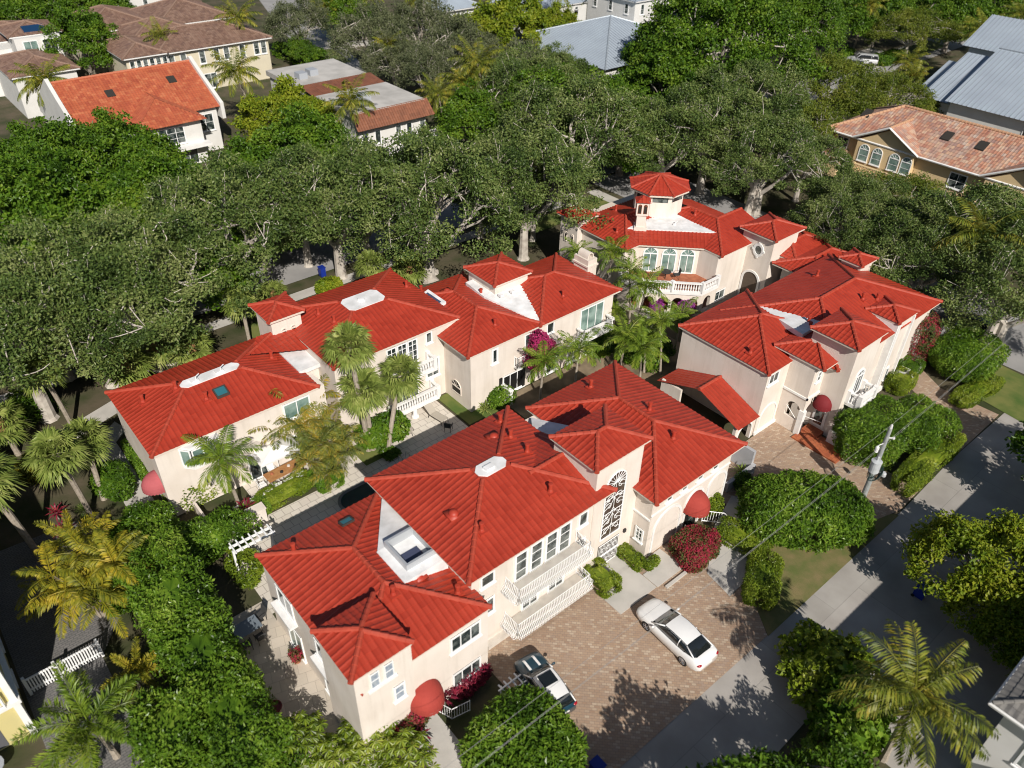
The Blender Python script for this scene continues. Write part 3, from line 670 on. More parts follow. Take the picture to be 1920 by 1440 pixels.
for p in ([(23.75, 17.2), (26.85, 17.2), (26.85, 20.45), (25.2, 20.45), (25.2, 18.8), (23.75, 18.8)], [(26.9, 17.15), (29.3, 17.15), (29.3, 19.1), (28.3, 19.1), (28.3, 18.35), (26.9, 18.35)]):
    sheet('concrete_pad', p, .06, CONC, .08)
sheet('walkway', [(30.07, 15.91), (29.74, 13.96), (32.31, 14.14), (34.18, 16.84), (37.26, 18.05), (36.74, 19.13), (33.66, 18.16)], .05, CONC, .07)
sheet('walkway', [(9.6, 13.0), (11.4, 13.0), (11.9, 17.0), (11.9, 19.3), (10.2, 19.3), (10.0, 17)], .05, CONC, .07)
sheet('walkway', [(4.6, 42.0), (6.3, 42.0), (6.3, 50.8), (7.4, 51.8), (7, 53.2), (4.9, 51.6)], .03, CONC, .05)
sheet('walkway', [(1.5, 52.0), (12, 55.8), (12, 57.4), (1, 53.6)], .03, CONC, .05)
sheet('pool_deck', [(8.2, 30.0), (27.2, 30.0), (27.2, 41.0), (19.2, 41.0), (19.2, 36.4), (19.2, 41), (17.2, 41), (11.4, 41), (11.4, 37), (8.2, 36.8)], .01, DECKP)
sheet('patio', [(2.6, 18.5), (8.2, 18.5), (8.2, 31.2), (2.6, 31.2)], .006, PATIO)
b = MB(); th_ = np.linspace(-math.pi/2, math.pi/2, 14)
pool = [(25, 30.4), (25, 35.95), (16.6, 35.95)] + [(16.6-1.0*math.cos(t), 34.9+1.05*math.sin(t)) for t in th_[::-1]] + [(16.6, 30.4)]
b.add([(x, y, .022) for x, y in pool], [tuple(range(len(pool)))]); struct(b.build('pool_water', WATER))
b = MB(); b.tube([(x, y, .03) for x, y in pool]+[(25, 30.4, .03)], .11, 4); r_ = thing('pool_coping', 'dark curved coping round the end of the swimming pool', 'pool edge', (16, 34.9, 0)); b.build('coping', mat("coping_stone", (.17, .17, .17), .6), r_)
sheet('planting_bed', [(19.0, 37.3), (21.5, 37.3), (21.5, 39.7), (19.0, 39.7)], .03, LAWN, .05)
sheet('planting_bed', [(27.4, 36.3), (31.0, 36.3), (31.0, 37.4), (28.5, 37.4), (28.5, 40.5), (27.4, 40.5)], .05, LAWN, .07)
sheet('planting_bed', [(11.3, 37.3), (17.3, 37.3), (17.3, 38.6), (11.3, 39.2)], .04, GROUND, .06)
sheet('courtyard', [(31.2, 30.2), (48.6, 30.2), (48.6, 37.2), (31.2, 37.3)], .004, mat("courtyard_soil", (.30, .23, .15), .95, (.10, .08, .05), .5, 8))
sheet('neighbour_driveway', [(-4, 26), (-4, 45), (2, 44.5), (2, 36), (-.2, 33.3), (-.2, 26)], .004, pavermat("grey_pavers", [(.16, .155, .15), (.20, .19, .185)], (.1, .1, .1), .3, .15, .2))
sheet('neighbour_driveway', [(27.5, -20), (60, -20), (60, 6.25), (30, 6.6), (27.5, 3)], .002, ALLEY)

# ------------------------------------------------------------------ front villa
A = thing('villa', 'front villa with scrolled iron stair window and stacked white basket balconies', 'villa', (20, 25, 0), 'red tiled stucco villas')
w = MB()
for q in ((8.2, 15.5, 19.27, 29.4, 0, 5.4), (7.8, 10.82, 19.08, 22.3, 0, 6.9), (15.45, 25.0, 20.55, 29.2, 0, 6.85), (27.9, 35.5, 19.2, 29.6, 0, 5.35), (24.15, 27.9, 20.5, 24.0, 0, 8.75), (24, 28.4, 22, 29.4, 0, 5.3)): w.box(*q)
WA = w.build('wall', STUCCO, A)
A1 = (8.02, 15.63, 19.12, 29.6, 5.5); r1 = hip(A, *A1)
rb_ = hip(A, 7.62, 10.95, 18.98, 22.45, 7.0)
A2 = (14.83, 25.3, 19.96, 29.48, 7.0); r2 = hip(A, *A2, cut=4.25)
A3 = (27.4, 35.92, 18.6, 30.1, 5.5); r3 = hip(A, *A3)
A4 = (23.85, 28.37, 20.32, 24.15, 8.9); r4 = hip(A, *A4)
# low cross roof against the stair tower
xr = tiled('roof', [[(21.95, 23.25, 8.07), (25.3, 23.25, 8.07), (25.3, 26.5, 7.03), (24.6, 26.5, 7.03)], [(22.0, 23.25, 8.08), (24.9, 23.25, 8.08), (24.9, 20.6, 7.235), (24.4, 20.6, 7.235)]], A)
caps([((21.6, 23.25, 8.05), (24.6, 23.25, 8.05))], xr)
d_ = MB(); Z = 6.52
for q in ((12.7, 13.3, 22.4, 25.0), (14.95, 15.35, 22.4, 25.0), (13.3, 14.95, 22.4, 23.05), (13.3, 14.95, 24.95, 25.0)): d_.box(*q, 5.6, Z)
d_.slab([(12.75, 25.0, Z), (15.35, 25.0, Z), (15.35, 28.75, 5.8)], .3)
d_.box(13.3, 14.95, 23.05, 24.95, 5.5, 6.34)
dk = d_.build('roof_deck', FLATW, A); tag(dk, 'white roof cricket with a sunken skylight well')
c_ = MB()
for q in ((13.2, 15.05, 22.95, 23.08), (13.2, 15.05, 24.92, 25.05), (13.2, 13.33, 23.08, 24.92), (14.92, 15.05, 23.08, 24.92)): c_.box(*q, 6.0, 6.92)
cu = c_.build('skylight_curb', mat("grey_metal_curb", (.45, .47, .49), .4, metal=.3), dk)
c_ = MB(); c_.box(13.35, 14.6, 23.1, 24.15, 6.35, 6.38); c_.build('skylight_glass', mat("slate_blue_glass", (.06, .07, .12), .2, spec=.8), cu)
d_ = MB(); d_.slab([(26.9, 29.0, 5.66), (25.0, 26.6, 6.5), (25.2, 24.1, 6.5), (28.6, 24.1, 6.3), (28.2, 26, 6.1)], .3); tag(d_.build('roof_deck', FLATW, A), 'narrow white valley cricket behind the stair tower')
d_ = MB(); d_.slab([(28.2, 22.0, 6.15), (28.2, 23.9, 6.75), (29.6, 23.0, 6.45)], .2); tag(d_.build('roof_deck', FLATW, A), 'white sliver of flashing beside the stair tower')
for x, y in ((11.9, 22.2-.0), (9.6, 28.2), (14.7, 20.7)): vent(r1, x, y, rz(A1, x, y), .5)
turtle(r1, 13.6, 22.6, rz(A1, 13.6, 22.6)+.05)
skylight(r1, 12.75, 28.2, rz(A1, 12.75, 28.2)+.08, .75, .55, 0, -.32)
for x, y in ((17.2, 21.9), (23.7, 28.3), (23.0, 26.5), (22.9, 24.9), (21.9, 21.8)): vent(r2, x, y, rz(A2, x, y), .5)
turtle(r2, 16.8, 23.8, rz(A2, 16.8, 23.8)); turtle(r2, 22.3, 27.2, rz(A2, 22.3, 27.2))
b = MB(); b.box(19.6, 20.2, 24.5, 24.85, 8.4, 8.58); b.build('roof_vent', FLATW, r2)
for x, y in ((31.9, 28.6), (32.6, 24.0), (31.8, 21.3)): vent(r3, x, y, rz(A3, x, y), .55)
F = FF(19.27); window(A, F, 13.1, 15.0, 3.75, 4.95, 3); window(A, F, 13.15, 15.0, .7, 1.85, 3)
G = FF(19.08)
for a in (8.65, 9.4): window(A, G, a-.08, a+.4, 5.5, 6.6, 1, 2, sill=False, trim=.05, glass=mat("leaded_pane", (.22, .27, .34), .25, (.36, .40, .44), 6))
b = MB(); G.slab(b, 8.4, 9.95, 5.36, 5.46, 0, .12); b.build('sill', TRIM, A)
window(A, G, 9.65, 10.3, 3.35, 4.5, 1, 2, glass=MATS["leaded_pane"])
b = MB(); F.slab(b, 10.6, 12.2, .0, 2.3, -.02, .05); dr = b.build('door', TRIM, A); b = MB(); F.slab(b, 10.95, 11.85, .1, 2.1, .05, .07); b.build('pane', GLASS, dr)
awning(A, F, 11.4, 1.95, .95, 1.15, 1.0)
F = FL(8.2)
window(A, F, 22.2, 23.9, 3.2, 4.5, 2); window(A, F, 26.2, 28.0, 3.3, 4.7, 2); window(A, F, 25.9, 27.6, .05, 2.2, 2, glass=GGLASS); window(A, F, 22.0, 23.6, .4, 2.1, 2)
b = MB(); b.box(7.75, 8.2, 26.0, 28.2, 3.05, 3.2); b.box(7.8, 8.2, 22.1, 24.0, 2.95, 3.1); b.build('bay_sill', TRIM, A)
F = FF(20.55)
window(A, F, 16.0, 16.95, 5.2, 6.12, 1); window(A, F, 16.35, 16.95, 2.75, 4.05, 1); window(A, F, 23.0, 23.75, 5.0, 6.1, 1); window(A, F, 23.0, 23.7, 2.7, 3.9, 1)
for a in (18.3, 19.4, 20.5, 21.5): window(A, F, a, a+.95, 3.92, 6.1, 1, 3, name='french_door', trim=.13, sill=False)
for a in (18.9, 20.9): window(A, F, a, a+1.3, .95, 3.1, 2, 1, name='french_door', trim=.13, sill=False)
b = MB(); b.box(17.6, 23.0, 19.35, 20.55, 3.72, 3.88); s_ = b.build('balcony', STONEW, A); tag(s_, 'upper balcony with bulging white railing')
railing(s_, [(17.7, 20.5), (17.7, 19.4), (22.9, 19.4), (22.9, 20.5)], 3.92, .98, .115, .34)
b = MB(); b.box(17.6, 23.3, 19.35, 20.55, .78, .93); s_ = b.build('balcony', STONEW, A); tag(s_, 'lower balcony with bulging white railing')
railing(s_, [(17.7, 20.5), (17.7, 19.4), (23.2, 19.4), (23.2, 20.5)], .97, .98, .115, .34)
b = MB(); b.box(16.3, 18.0, 20.2, 20.56, 0, .35); FF(20.55).slab(b, 17.9, 18.5, 0, .8, 0, .2); b.build('plinth', STONEW, A)
# scrolled iron window and gate of the stair tower
F = FF(20.5)
b = MB(); cx, R, zs = 25.8, .82, 6.95
b.add([F.p(cx-R, 2.6, .012), F.p(cx+R, 2.6, .012)]+[F.p(cx+R*math.cos(math.pi*i/16), zs+R*math.sin(math.pi*i/16), .012) for i in range(17)], [tuple(range(19))])
wn_ = b.build('stair_window', mat("brown_tinted_glass", (.07, .045, .03), .2, (.05, .03, .02), 1.0, spec=.7), A)
b = MB(); out_ = [F.p(cx-R, 2.6, .05)]+[F.p(cx+R*math.cos(math.pi*(1-i/16)), zs+R*math.sin(math.pi*(1-i/16)), .05) for i in range(17)]+[F.p(cx+R, 2.6, .05), F.p(cx-R, 2.6, .05)]
b.tube(out_, .05, 5); b.tube([F.p(cx, 2.6, .06), F.p(cx, zs, .06)], .02, 4)
for i in range(1, 9): b.tube([F.p(cx, zs, .06), F.p(cx+R*math.cos(math.pi*i/9), zs+R*math.sin(math.pi*i/9), .06)], .022, 4)
for z in (3.5, 4.7, 5.85, 6.95): b.tube([F.p(cx-R, z, .06), F.p(cx+R, z, .06)], .022, 4)
def scroll(b, F, c, z, s, fl, n=18, r=.02, d=.06):
    b.tube([F.p(c+fl*s*(1-t*.8)*math.cos(.3+t*5.2), z+s*(1-t*.8)*math.sin(.3+t*5.2), d) for t in np.linspace(0, 1, n)], r, 4)
for k, z in enumerate((2.95, 3.75, 4.25, 5.05, 5.6, 6.4)):
    for fl in (-1, 1):
        scroll(b, F, cx+fl*.42, z+.2, .33, fl if k % 2 else -fl)
        b.tube([F.p(cx+fl*R, z, .06), F.p(cx+fl*.25, z+.3, .06), F.p(cx, z+.75, .06)], .018, 4)
b.build('scrollwork', WHITE, wn_)
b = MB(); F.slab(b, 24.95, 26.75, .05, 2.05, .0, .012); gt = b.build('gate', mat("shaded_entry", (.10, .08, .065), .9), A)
b = MB()
for i in range(15): a = 25.0+1.7*i/14; b.tube([F.p(a, .05, .05), F.p(a, 2.05, .05)], .016, 4)
for z in (.1, 1.0, 1.1, 2.03): b.tube([F.p(24.98, z, .05), F.p(26.72, z, .05)], .025, 4)
for a in (25.3, 25.8, 26.3):
    for z in (.45, 1.5): scroll(b, F, a, z, .22, 1, 12, .016, .06)
b.build('gate_bars', WHITE, gt)
b = MB(); F.slab(b, 27.1, 27.3, 1.9, 2.15, 0, .12); b.build('wall_lamp', IRON, A)
# garage wing: blind arches, awning door, small windows
F = FF(19.2)
for c0, c1, zt in ((28.35, 31.0, 3.3), (31.3, 33.1, 3.3), (33.5, 35.45, 3.4)): archtrim(F, c0+.14, c1-.14, 0, zt, .17, .06).build('arch_trim', TRIM, A)
for a in (29.1, 30.5, 32.0, 33.5): window(A, F, a, a+.6, 4.15, 5.0, 1, trim=.1)
b = MB(); F.slab(b, 31.6, 32.85, 0, 2.2, -.02, .03); dr = b.build('door', BLACK, A); b = MB(); F.slab(b, 31.9, 32.5, .3, 1.9, .03, .05); b.build('pane', GLASS, dr)
awning(A, F, 32.2, 2.15, .95, 1.15, 1.05)
window(A, FL(27.9), 19.5, 20.15, 1.2, 2.3, 2, 3, trim=.12); b = MB(); b.box(27.82, 27.92, 19.2, 20.5, 3.35, 3.47); b.box(27.9, 35.5, 19.13, 19.22, 3.72, 3.82); b.build('string_course', TRIM, A)
railing(A, [(31.35, 18.9), (31.2, 17.7)], .1, .85, .14)
railing(A, [(33.2, 18.9), (34.1, 17.9), (33.2, 15.2)], .1, .95, .16, r=.02)
railing(A, [(12.0, 19.0), (12.3, 18.2), (13.3, 18.0)], .1, .9, .14); railing(A, [(10.2, 18.8), (9.9, 17.6), (9.3, 16.6)], .1, .9, .14)
w = MB(); w.box(35.5, 39.6, 21.5, 21.7, 0, 1.9); w.box(39.6, 39.85, 19.8, 21.7, 0, 1.9); w.box(36.7, 39.85, 19.55, 19.8, 0, .8); r_ = thing('garden_wall', 'low grey walled enclosure at the end of the front villa', 'wall', (38, 20, 0)); w.build('wall', mat("grey_stucco", (.42, .42, .43), .85, (.36, .36, .37), 1), r_)

# ------------------------------------------------------------------ long rear villa beside the pool
B = thing('villa', 'long rear villa in stepped sections behind the swimming pool', 'villa', (25, 44, 0), 'red tiled stucco villas')
w = MB()
for q in ((6.75, 18.4, 40.9, 48.8, 0, 5.35), (19.2, 29.6, 40.7, 49.8, 0, 6.4), (17.7, 20.0, 46.6, 49.1, 0, 7.85), (28.4, 34.9, 37.4, 46.9, 0, 5.5), (34.5, 43.4, 37.4, 44.5, 0, 5.5), (34.2, 37.6, 41.7, 45.1, 5, 7.15), (17.5, 19.3, 43.2, 48, 0, 5.6)): w.box(*q)
w.build('wall', STUCCO, B)
B1 = (6.55, 18.0, 40.7, 49.0, 5.45); r1 = hip(B, *B1, cut=3.7)
B2 = (19.07, 29.85, 40.5, 50.07, 6.5); r2 = hip(B, *B2, cut=3.85)
r3 = hip(B, 17.4, 20.3, 46.3, 49.4, 8.0)
B3 = (27.8, 35.2, 36.9, 47.2, 5.6); r4 = hip(B, *B3)
B4 = (34.7, 43.7, 36.8, 44.8, 5.62); r5 = hip(B, *B4)
r6 = hip(B, 33.9, 37.9, 41.4, 45.4, 7.3)
r7 = tiled('roof', [[(15.5, 45.6, 6.55), (19.3, 44.3, 6.0), (19.3, 47.0, 6.75), (16.6, 47.0, 6.75)]], B); caps([((15.4, 45.7, 6.6), (18, 47, 6.75))], r7, None, .12)
d_ = MB(); d_.slab([(17.6, 42.8, 5.72), (19.3, 42.8, 5.72), (19.3, 46.7, 5.72), (17.6, 46.0, 5.72)], .3); tag(d_.build('roof_deck', FLATW, B), 'small white flat roof below the square tower')
d_ = MB(); d_.slab([(34.93, 36.95, 5.74), (37.4, 42.6, 6.45), (37.4, 44.6, 6.45), (33.5, 44.6, 6.45), (33.3, 42.0, 6.4)], .35); tag(d_.build('roof_deck', FLATW, B), 'white triangular cricket between two rear roofs')
b = MB(); b.box(34.2, 34.5, 41.0, 41.35, 6.4, 6.6); b.box(35.3, 35.6, 40.9, 41.2, 6.4, 6.6); b.build('roof_vent', FLATW, B)
for k in (11.2, 12.9):
    b = MB(); b.box(k-.25, k+.25, 44.6, 45.1, 6.7, 6.86); b.tube([(k+.1, 44.7, 6.8), (k+.1, 44.7, 7.1), (k+.4, 44.9, 7.1)], .04, 5); b.build('roof_vent', FLATW, r1)
b = MB(); b.lathe((24.3, 45.3, 7.78), [(.3, 0), (.3, .12), (.2, .2), (.0, .22)], 12); b.build('roof_vent', FLATW, r2)
for x, y in ((8.0, 45.8), (10.0, 45.0), (11.2, 43.1), (16.8, 45.3)): vent(r1, x, y, rz(B1, x, y), .5)
skylight(r1, 12.2, 43.1, rz(B1, 12.2, 43.1)+.08, .85, .75, 0, .32)
for x, y in ((21.3, 46.4), (21.6, 44.6), (21.2, 42.7), (29.0, 46.4)): vent(r2, x, y, rz(B2, x, y), .5)
for x, y in ((31.6, 38.5), (33.5, 42.6), (30.3, 46.3)): vent(r4, x, y, rz(B3, x, y), .5)
turtle(r4, 31.4, 44.3, rz(B3, 31.4, 44.3)); vent(r5, 38.5, 38.4, rz(B4, 38.5, 38.4), .5)
b = MB(); p_ = [(29.6, 43.4, 6.45), (31.3, 42.3, 6.95)]
b.slab([(28.9, 42.9, 6.18), (30.3, 42.9, 6.62), (30.3, 45.3, 6.62), (28.9, 45.3, 6.18)], .22); cu = b.build('skylight_curb', FLATW, r4)
b = MB(); b.slab([(29.15, 43.2, 6.29), (30.05, 43.2, 6.57), (30.05, 45.0, 6.57), (29.15, 45.0, 6.29)], .03); b.build('skylight_glass', mat("slate_blue_glass", (.06, .07, .12), .2), cu)
F = FF(46.6)
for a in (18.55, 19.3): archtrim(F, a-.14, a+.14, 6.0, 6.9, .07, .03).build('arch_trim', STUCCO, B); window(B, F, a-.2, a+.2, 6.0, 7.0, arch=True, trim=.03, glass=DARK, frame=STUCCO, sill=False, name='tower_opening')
F = FF(40.9)
b = MB(); bx = [(8.2, 40.9), (8.7, 40.3), (10.2, 40.3), (10.7, 40.9)]; b.prism(bx, 3.5, 3.75); b.prism(bx, 5.1, 5.3); bay = b.build('bay_window', TRIM, B)
for (p, q) in zip(bx[:-1], bx[1:]):
    p = np.array(p); q = np.array(q); L = np.linalg.norm(q-p); u = (q-p)/L; window(bay, Fc(p, u, (u[1], -u[0])), .03, L-.03, 3.75, 5.1, 2 if L > 1 else 1, 1, trim=.08, sill=False, glass=GGLASS)
window(B, F, 12.1, 13.7, 0.02, 2.3, 2, 1, name='sliding_door', trim=.09, sill=False); window(B, F, 15.2, 17.2, 3.7, 5.1, 2, glass=GGLASS); window(B, F, 15.0, 16.6, .02, 2.3, 2, name='sliding_door', sill=False)
awning(B, FL(6.75), 42.0, 2.3, .85, 1.1, .95, PINKFAB)
balustrade(B, [(6.7, 41.2), (5.2, 41.2)], .0, 1.0); balustrade(B, [(9.5, 38.4), (12.4, 38.6)], .0, .8)
F = FF(40.7)
for a in (23.35, 24.25, 25.15): window(B, F, a, a+.86, 3.75, 6.2, 2, 5, name='french_door', trim=.1, sill=False)
window(B, F, 26.75, 27.35, 5.3, 6.3); window(B, F, 26.6, 27.9, 2.1, 3.8, 2, trim=.14); window(B, F, 23.6, 25.9, 1.0, 3.0, 3, name='french_door', sill=False)
b = MB(); b.box(22.9, 26.95, 39.55, 40.7, 3.5, 3.68); s_ = b.build('balcony', TRIM, B); balustrade(s_, [(26.8, 40.6), (26.8, 39.7), (23.0, 39.7)], 3.68, .95)
b = MB(); b.box(22.6, 26.95, 39.45, 40.7, .85, 1.02); b.lathe((24.8, 39.7, 0), [(.3, 0), (.3, .12), (.2, .2), (.17, .75), (.26, .85)], 12); s_ = b.build('balcony', TRIM, B); balustrade(s_, [(27.0, 40.6), (26.9, 39.6), (22.7, 39.6)], 1.02, .95)
tag(s_, 'lower balcony resting on a stout white column')
F = FF(37.4)
window(B, F, 30.35, 31.0, 3.65, 5.05, 1, trim=.17); window(B, F, 33.65, 34.5, 3.3, 5.0, 1, trim=.09); window(B, F, 35.9, 36.7, 4.1, 5.3, 1, trim=.1); window(B, F, 31.5, 33.7, .2, 2.0, 3, 1, trim=.1, glass=BLACK)
for a in (31.42, 33.75): b = MB(); F.slab(b, a-.28, a, .2, 2.0, .02, .09); b.build('shutter', BLACK, B)
window(B, F, 39.6, 42.3, 2.55, 4.95, 3, 1, trim=.12, glass=GGLASS, name='french_door', sill=False)
window(B, F, 36.0, 37.2, .2, 2.3, 2, arch=True); window(B, F, 38.4, 39.8, .2, 2.3, 2, arch=True); window(B, F, 40.3, 42.4, .1, 2.2, 3, name='sliding_door', sill=False)
b = MB(); b.box(32.6, 35.0, 36.95, 37.4, 2.4, 2.52); s_ = b.build('balcony', TRIM, B); railing(s_, [(32.65, 37.35), (32.65, 37.0), (34.95, 37.0), (34.95, 37.35)], 2.52, .9, .13, r=.02)
b = MB(); b.box(39.2, 42.8, 36.35, 37.4, 2.4, 2.55); s_ = b.build('balcony', TRIM, B); balustrade(s_, [(39.3, 37.3), (39.3, 36.5), (42.7, 36.5), (42.7, 37.3)], 2.55, .9, posts=False)
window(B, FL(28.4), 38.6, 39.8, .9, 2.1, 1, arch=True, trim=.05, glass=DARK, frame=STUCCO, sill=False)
b = MB(); b.box(43.45, 44.5, 40.6, 42.3, 0, 6.1); b.box(43.35, 44.6, 40.5, 42.4, 6.1, 6.25); b.box(43.45, 44.5, 40.6, 42.3, 6.25, 6.75)
F2 = Fc((43.97, 41.45), (1, 0), (0, -1)); V = []
for i in range(13):
    t = math.pi*i/12
    for d in (-.6, .6): V += [F2.p(.38*math.cos(t), 6.75+.55*math.sin(t), d), F2.p(.28*math.cos(t), 6.75+.45*math.sin(t), d)]
b.add(V, [(4*i+a, 4*i+a2, 4*i+4+a2, 4*i+4+a) for i in range(12) for a, a2 in ((0, 2), (1, 3), (0, 1), (2, 3))]); tag(b.build('chimney', STUCCO, B), 'chimney with a barrel shaped cap')
w = MB(); w.box(31.3, 31.55, 36.2, 37.4, 0, 1.3); w.box(31.25, 31.6, 36.15, 37.4, 1.3, 1.4); w.build('garden_pier', TRIM, B)
# ------------------------------------------------------------------ corner villa with octagonal cupola
V3 = thing('villa', 'rear corner villa with an octagonal cupola and angled arcade terrace', 'villa', (55, 42, 0), 'red tiled stucco villas')
w = MB()
w.prism([(49.3, 41.7), (50.9, 41.7), (54.9, 37.7), (54.9, 35.6), (61.5, 35.6), (61.5, 49.5), (49.3, 49.5)], 0, 5.6)
w.box(48.65, 50.9, 47.2, 49.5, 0, 6.35)
w.build('wall', STUCCO, V3)
z0 = 5.7
E1, E2, E3, E4, E5 = (48.98, 41.3, z0), (50.74, 41.3, z0), (54.84, 37.2, z0), (54.84, 35.2, z0), (62.3, 35.2, z0)
fl, fr = (51.5, 43.3, 6.34), (56.83, 37.98, 6.34)
rt = tiled('roof', [[E1, (48.98, 48.6, z0), (52.6, 45.0, 6.86), (52.6, 44.92, 6.86)],
  [E1, E2, fl, (57.2, 43.4, 6.372), (57.2, 44.92, 6.858), (52.6, 44.92, 6.858)], [E2, E3, fr, fl],
  [E4, E3, fr, (57.3, 43.3, 6.487), (58.6, 42.2, 6.903), (58.6, 38.96, 6.903)],
  [E4, E5, (62.3, 38.96, 6.903), (58.6, 38.96, 6.903)], [(58.6, 38.9, 6.903), (58.6, 45, 6.903), (62.3, 45, 5.72), (62.3, 38.9, 5.72)],
  [(52.6, 44.92, 6.86), (58.6, 44.92, 6.86), (60, 49.8, 5.3), (48.98, 49.8, 5.3)]], V3)
caps([(E1, (52.6, 44.92, 6.86)), ((52.6, 44.92, 6.86), (55.2, 44.92, 6.86)), (E4, (58.6, 38.96, 6.9)), ((58.6, 38.96, 6.9), (58.6, 42.2, 6.9)), ((58.6, 42.2, 6.9), (57.3, 43.3, 6.49)), ((58.6, 38.96, 6.9), (62.3, 38.96, 6.9))], rt)
b = MB(); b.prism([(49.0, 41.35), (50.76, 41.35), (54.86, 37.25), (54.86, 35.25), (61.5, 35.25), (61.5, 49.5), (49.0, 49.5)], 5.56, 5.68); b.build('soffit', SOFFIT, rt)
d_ = MB(); d_.slab([(51.25, 43.4, 6.44), (57.05, 37.75, 6.44), (57.25, 43.75, 6.44)], .25); tag(d_.build('roof_deck', FLATW, V3), 'large white triangular deck above the terrace doors')
d_ = MB(); d_.slab([(56.9, 43.45, 6.5), (55.9, 44.9, 6.97), (57, 45.2, 6.97), (58.75, 43.6, 6.97)], .3); tag(d_.build('roof_deck', FLATW, V3), 'white flashing in front of the cupola')
b = MB(); b.lathe((55.2, 41.2, 6.44), [(.16, 0), (.16, .1), (.05, .14)], 8); b.tube([(55.2, 41.2, 6.5), (55.4, 41.0, 6.9)], .05, 5); b.build('roof_vent', FLATW, rt)
for x, y, z in ((50.3, 43.8, 6.1), (53.5, 47, 6.2), (57.9, 41.0, 6.65)): vent(rt, x, y, z, .5)
# cupola
cx, cy = 56.8, 44.75
oc = lambda r, z: [(cx+r*math.cos(math.pi/8+i*math.pi/4), cy+r*math.sin(math.pi/8+i*math.pi/4), z) for i in range(8)]
cp = MB(); cp.prism([(x, y) for x, y, z in oc(2.4, 0)], 6.0, 8.62); cu = cp.build('cupola', STUCCO, V3)
p = oc(3.0, 8.8); ap = (cx, cy, 9.8); ro = tiled('cupola_roof', [[p[i], p[(i+1) % 8], ap] for i in range(8)], V3)
caps([(p[i], ap) for i in range(8)], ro, None, .13); b = MB(); b.prism([(x, y) for x, y, z in oc(2.9, 0)], 8.6, 8.78); b.build('soffit', SOFFIT, ro)
b = MB()
for i in range(8):
    a, c = np.array(oc(2.42, 7.95)[i]), np.array(oc(2.42, 7.95)[(i+1) % 8])
    b.obox(a+(c-a)*.12, (c-a)*.76, np.array([0, 0, .5]), np.array([math.cos((i+1)*math.pi/4), math.sin((i+1)*math.pi/4), 0])*.04)
b.build('cupola_window', GLASS, cu)
# bell chimney turned to the corner
def rbox(b, c, s, z0, z1, a=math.pi/4):
    b.prism([(c[0]+s*math.sqrt(.5)*math.cos(a+math.pi/4+i*math.pi/2), c[1]+s*math.sqrt(.5)*math.sin(a+math.pi/4+i*math.pi/2)) for i in range(4)], z0, z1)
bc = (52.4, 42.9); b = MB(); rbox(b, bc, .85, 6.0, 7.75); rbox(b, bc, 1.1, 7.75, 9.0); rbox(b, bc, 1.15, 6.2, 6.6); ch = b.build('chimney', STUCCO, V3); tag(ch, 'belfry chimney with twin arched openings under a little tiled cap')
r_ = .95; p = [(bc[0]+r_*math.cos(i*math.pi/2), bc[1]+r_*math.sin(i*math.pi/2), 9.0) for i in range(4)]; ap = (*bc, 9.5)
ro = tiled('chimney_cap', [[p[i], p[(i+1) % 4], ap] for i in range(4)], ch); 
q2 = math.sqrt(.5); Fd = Fc((bc[0]-.55*q2, bc[1]-.55*q2), (q2, -q2), (-q2, -q2))
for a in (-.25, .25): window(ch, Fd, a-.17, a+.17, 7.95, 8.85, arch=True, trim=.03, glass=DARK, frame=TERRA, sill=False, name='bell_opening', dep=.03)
r5 = hip(V3, 48.3, 51.2, 46.9, 49.8, 6.5)
r6 = hip(V3, 58.8, 63.4, 32.6, 36.6, 6.95); w = MB(); w.box(59.2, 63.0, 33.0, 36.3, 0, 6.8); w.build('tower', STUCCO, V3)
# windows and terrace
Fd = Fc((50.9, 41.7), (q2, -q2), (-q2, -q2))
for a in (1.3, 3.0, 4.65): window(V3, Fd, a-.68, a+.68, 2.92, 5.45, 2, 1, arch=True, trim=.11, glass=GGLASS, name='french_door', sill=False)
b = MB(); ter = [(48.75, 41.7), (48.75, 38.9), (52.6, 35.05), (54.95, 35.05), (54.95, 37.7), (50.9, 41.7)]
b.prism(ter, 2.62, 2.88); tr_ = b.build('terrace', TRIM, V3)
b = MB(); b.prism([(x+.1*(x < 50)+.1*(x > 52 and y < 36), y+.1*(y < 40)) for x, y in ter], 2.885, 2.9); b.build('terrace_floor', TERRA, tr_)
balustrade(tr_, [(48.85, 41.5), (48.85, 38.95), (50.75, 37.05), (52.65, 35.15), (54.8, 35.15)], 2.88, .95)
Fa = Fc((48.9, 38.95), (q2, -q2), (-q2, -q2))
hol = [(c-.5, c+.5, .75, 2.2, True) for c in (.75, 2.05, 3.35, 4.65)]
wallholes(Fa, 0, 5.35, 0, 2.62, hol, .3).build('arcade', STUCCO, V3)
wallholes(Fc((52.68, 35.17), (1, 0), (0, -1)), 0, 2.25, 0, 2.62, [(.5, 1.5, .75, 2.2, True)], .3).build('arcade', STUCCO, V3)
wallholes(Fc((48.9, 38.95), (0, 1), (-1, 0)), 0, 2.75, 0, 2.62, [(.4, 1.4, .75, 2.2, True)], .3).build('arcade', STUCCO, V3)
balustrade(V3, [(49.3, 38.4), (52.3, 35.4)], 0, .75, posts=False)
b = MB(); b.prism([(49.1, 41.6), (49.1, 39.1), (52.7, 35.5), (54.8, 35.5), (54.8, 37.6), (50.8, 41.6)], .0, .04); b.build('arcade_floor', TERRA, V3)
window(V3, FF(35.6), 55.3, 56.9, .7, 1.75, 2)
F = FL(48.65)
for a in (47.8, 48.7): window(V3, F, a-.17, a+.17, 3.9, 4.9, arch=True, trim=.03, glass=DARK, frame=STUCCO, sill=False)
F = FL(59.2)
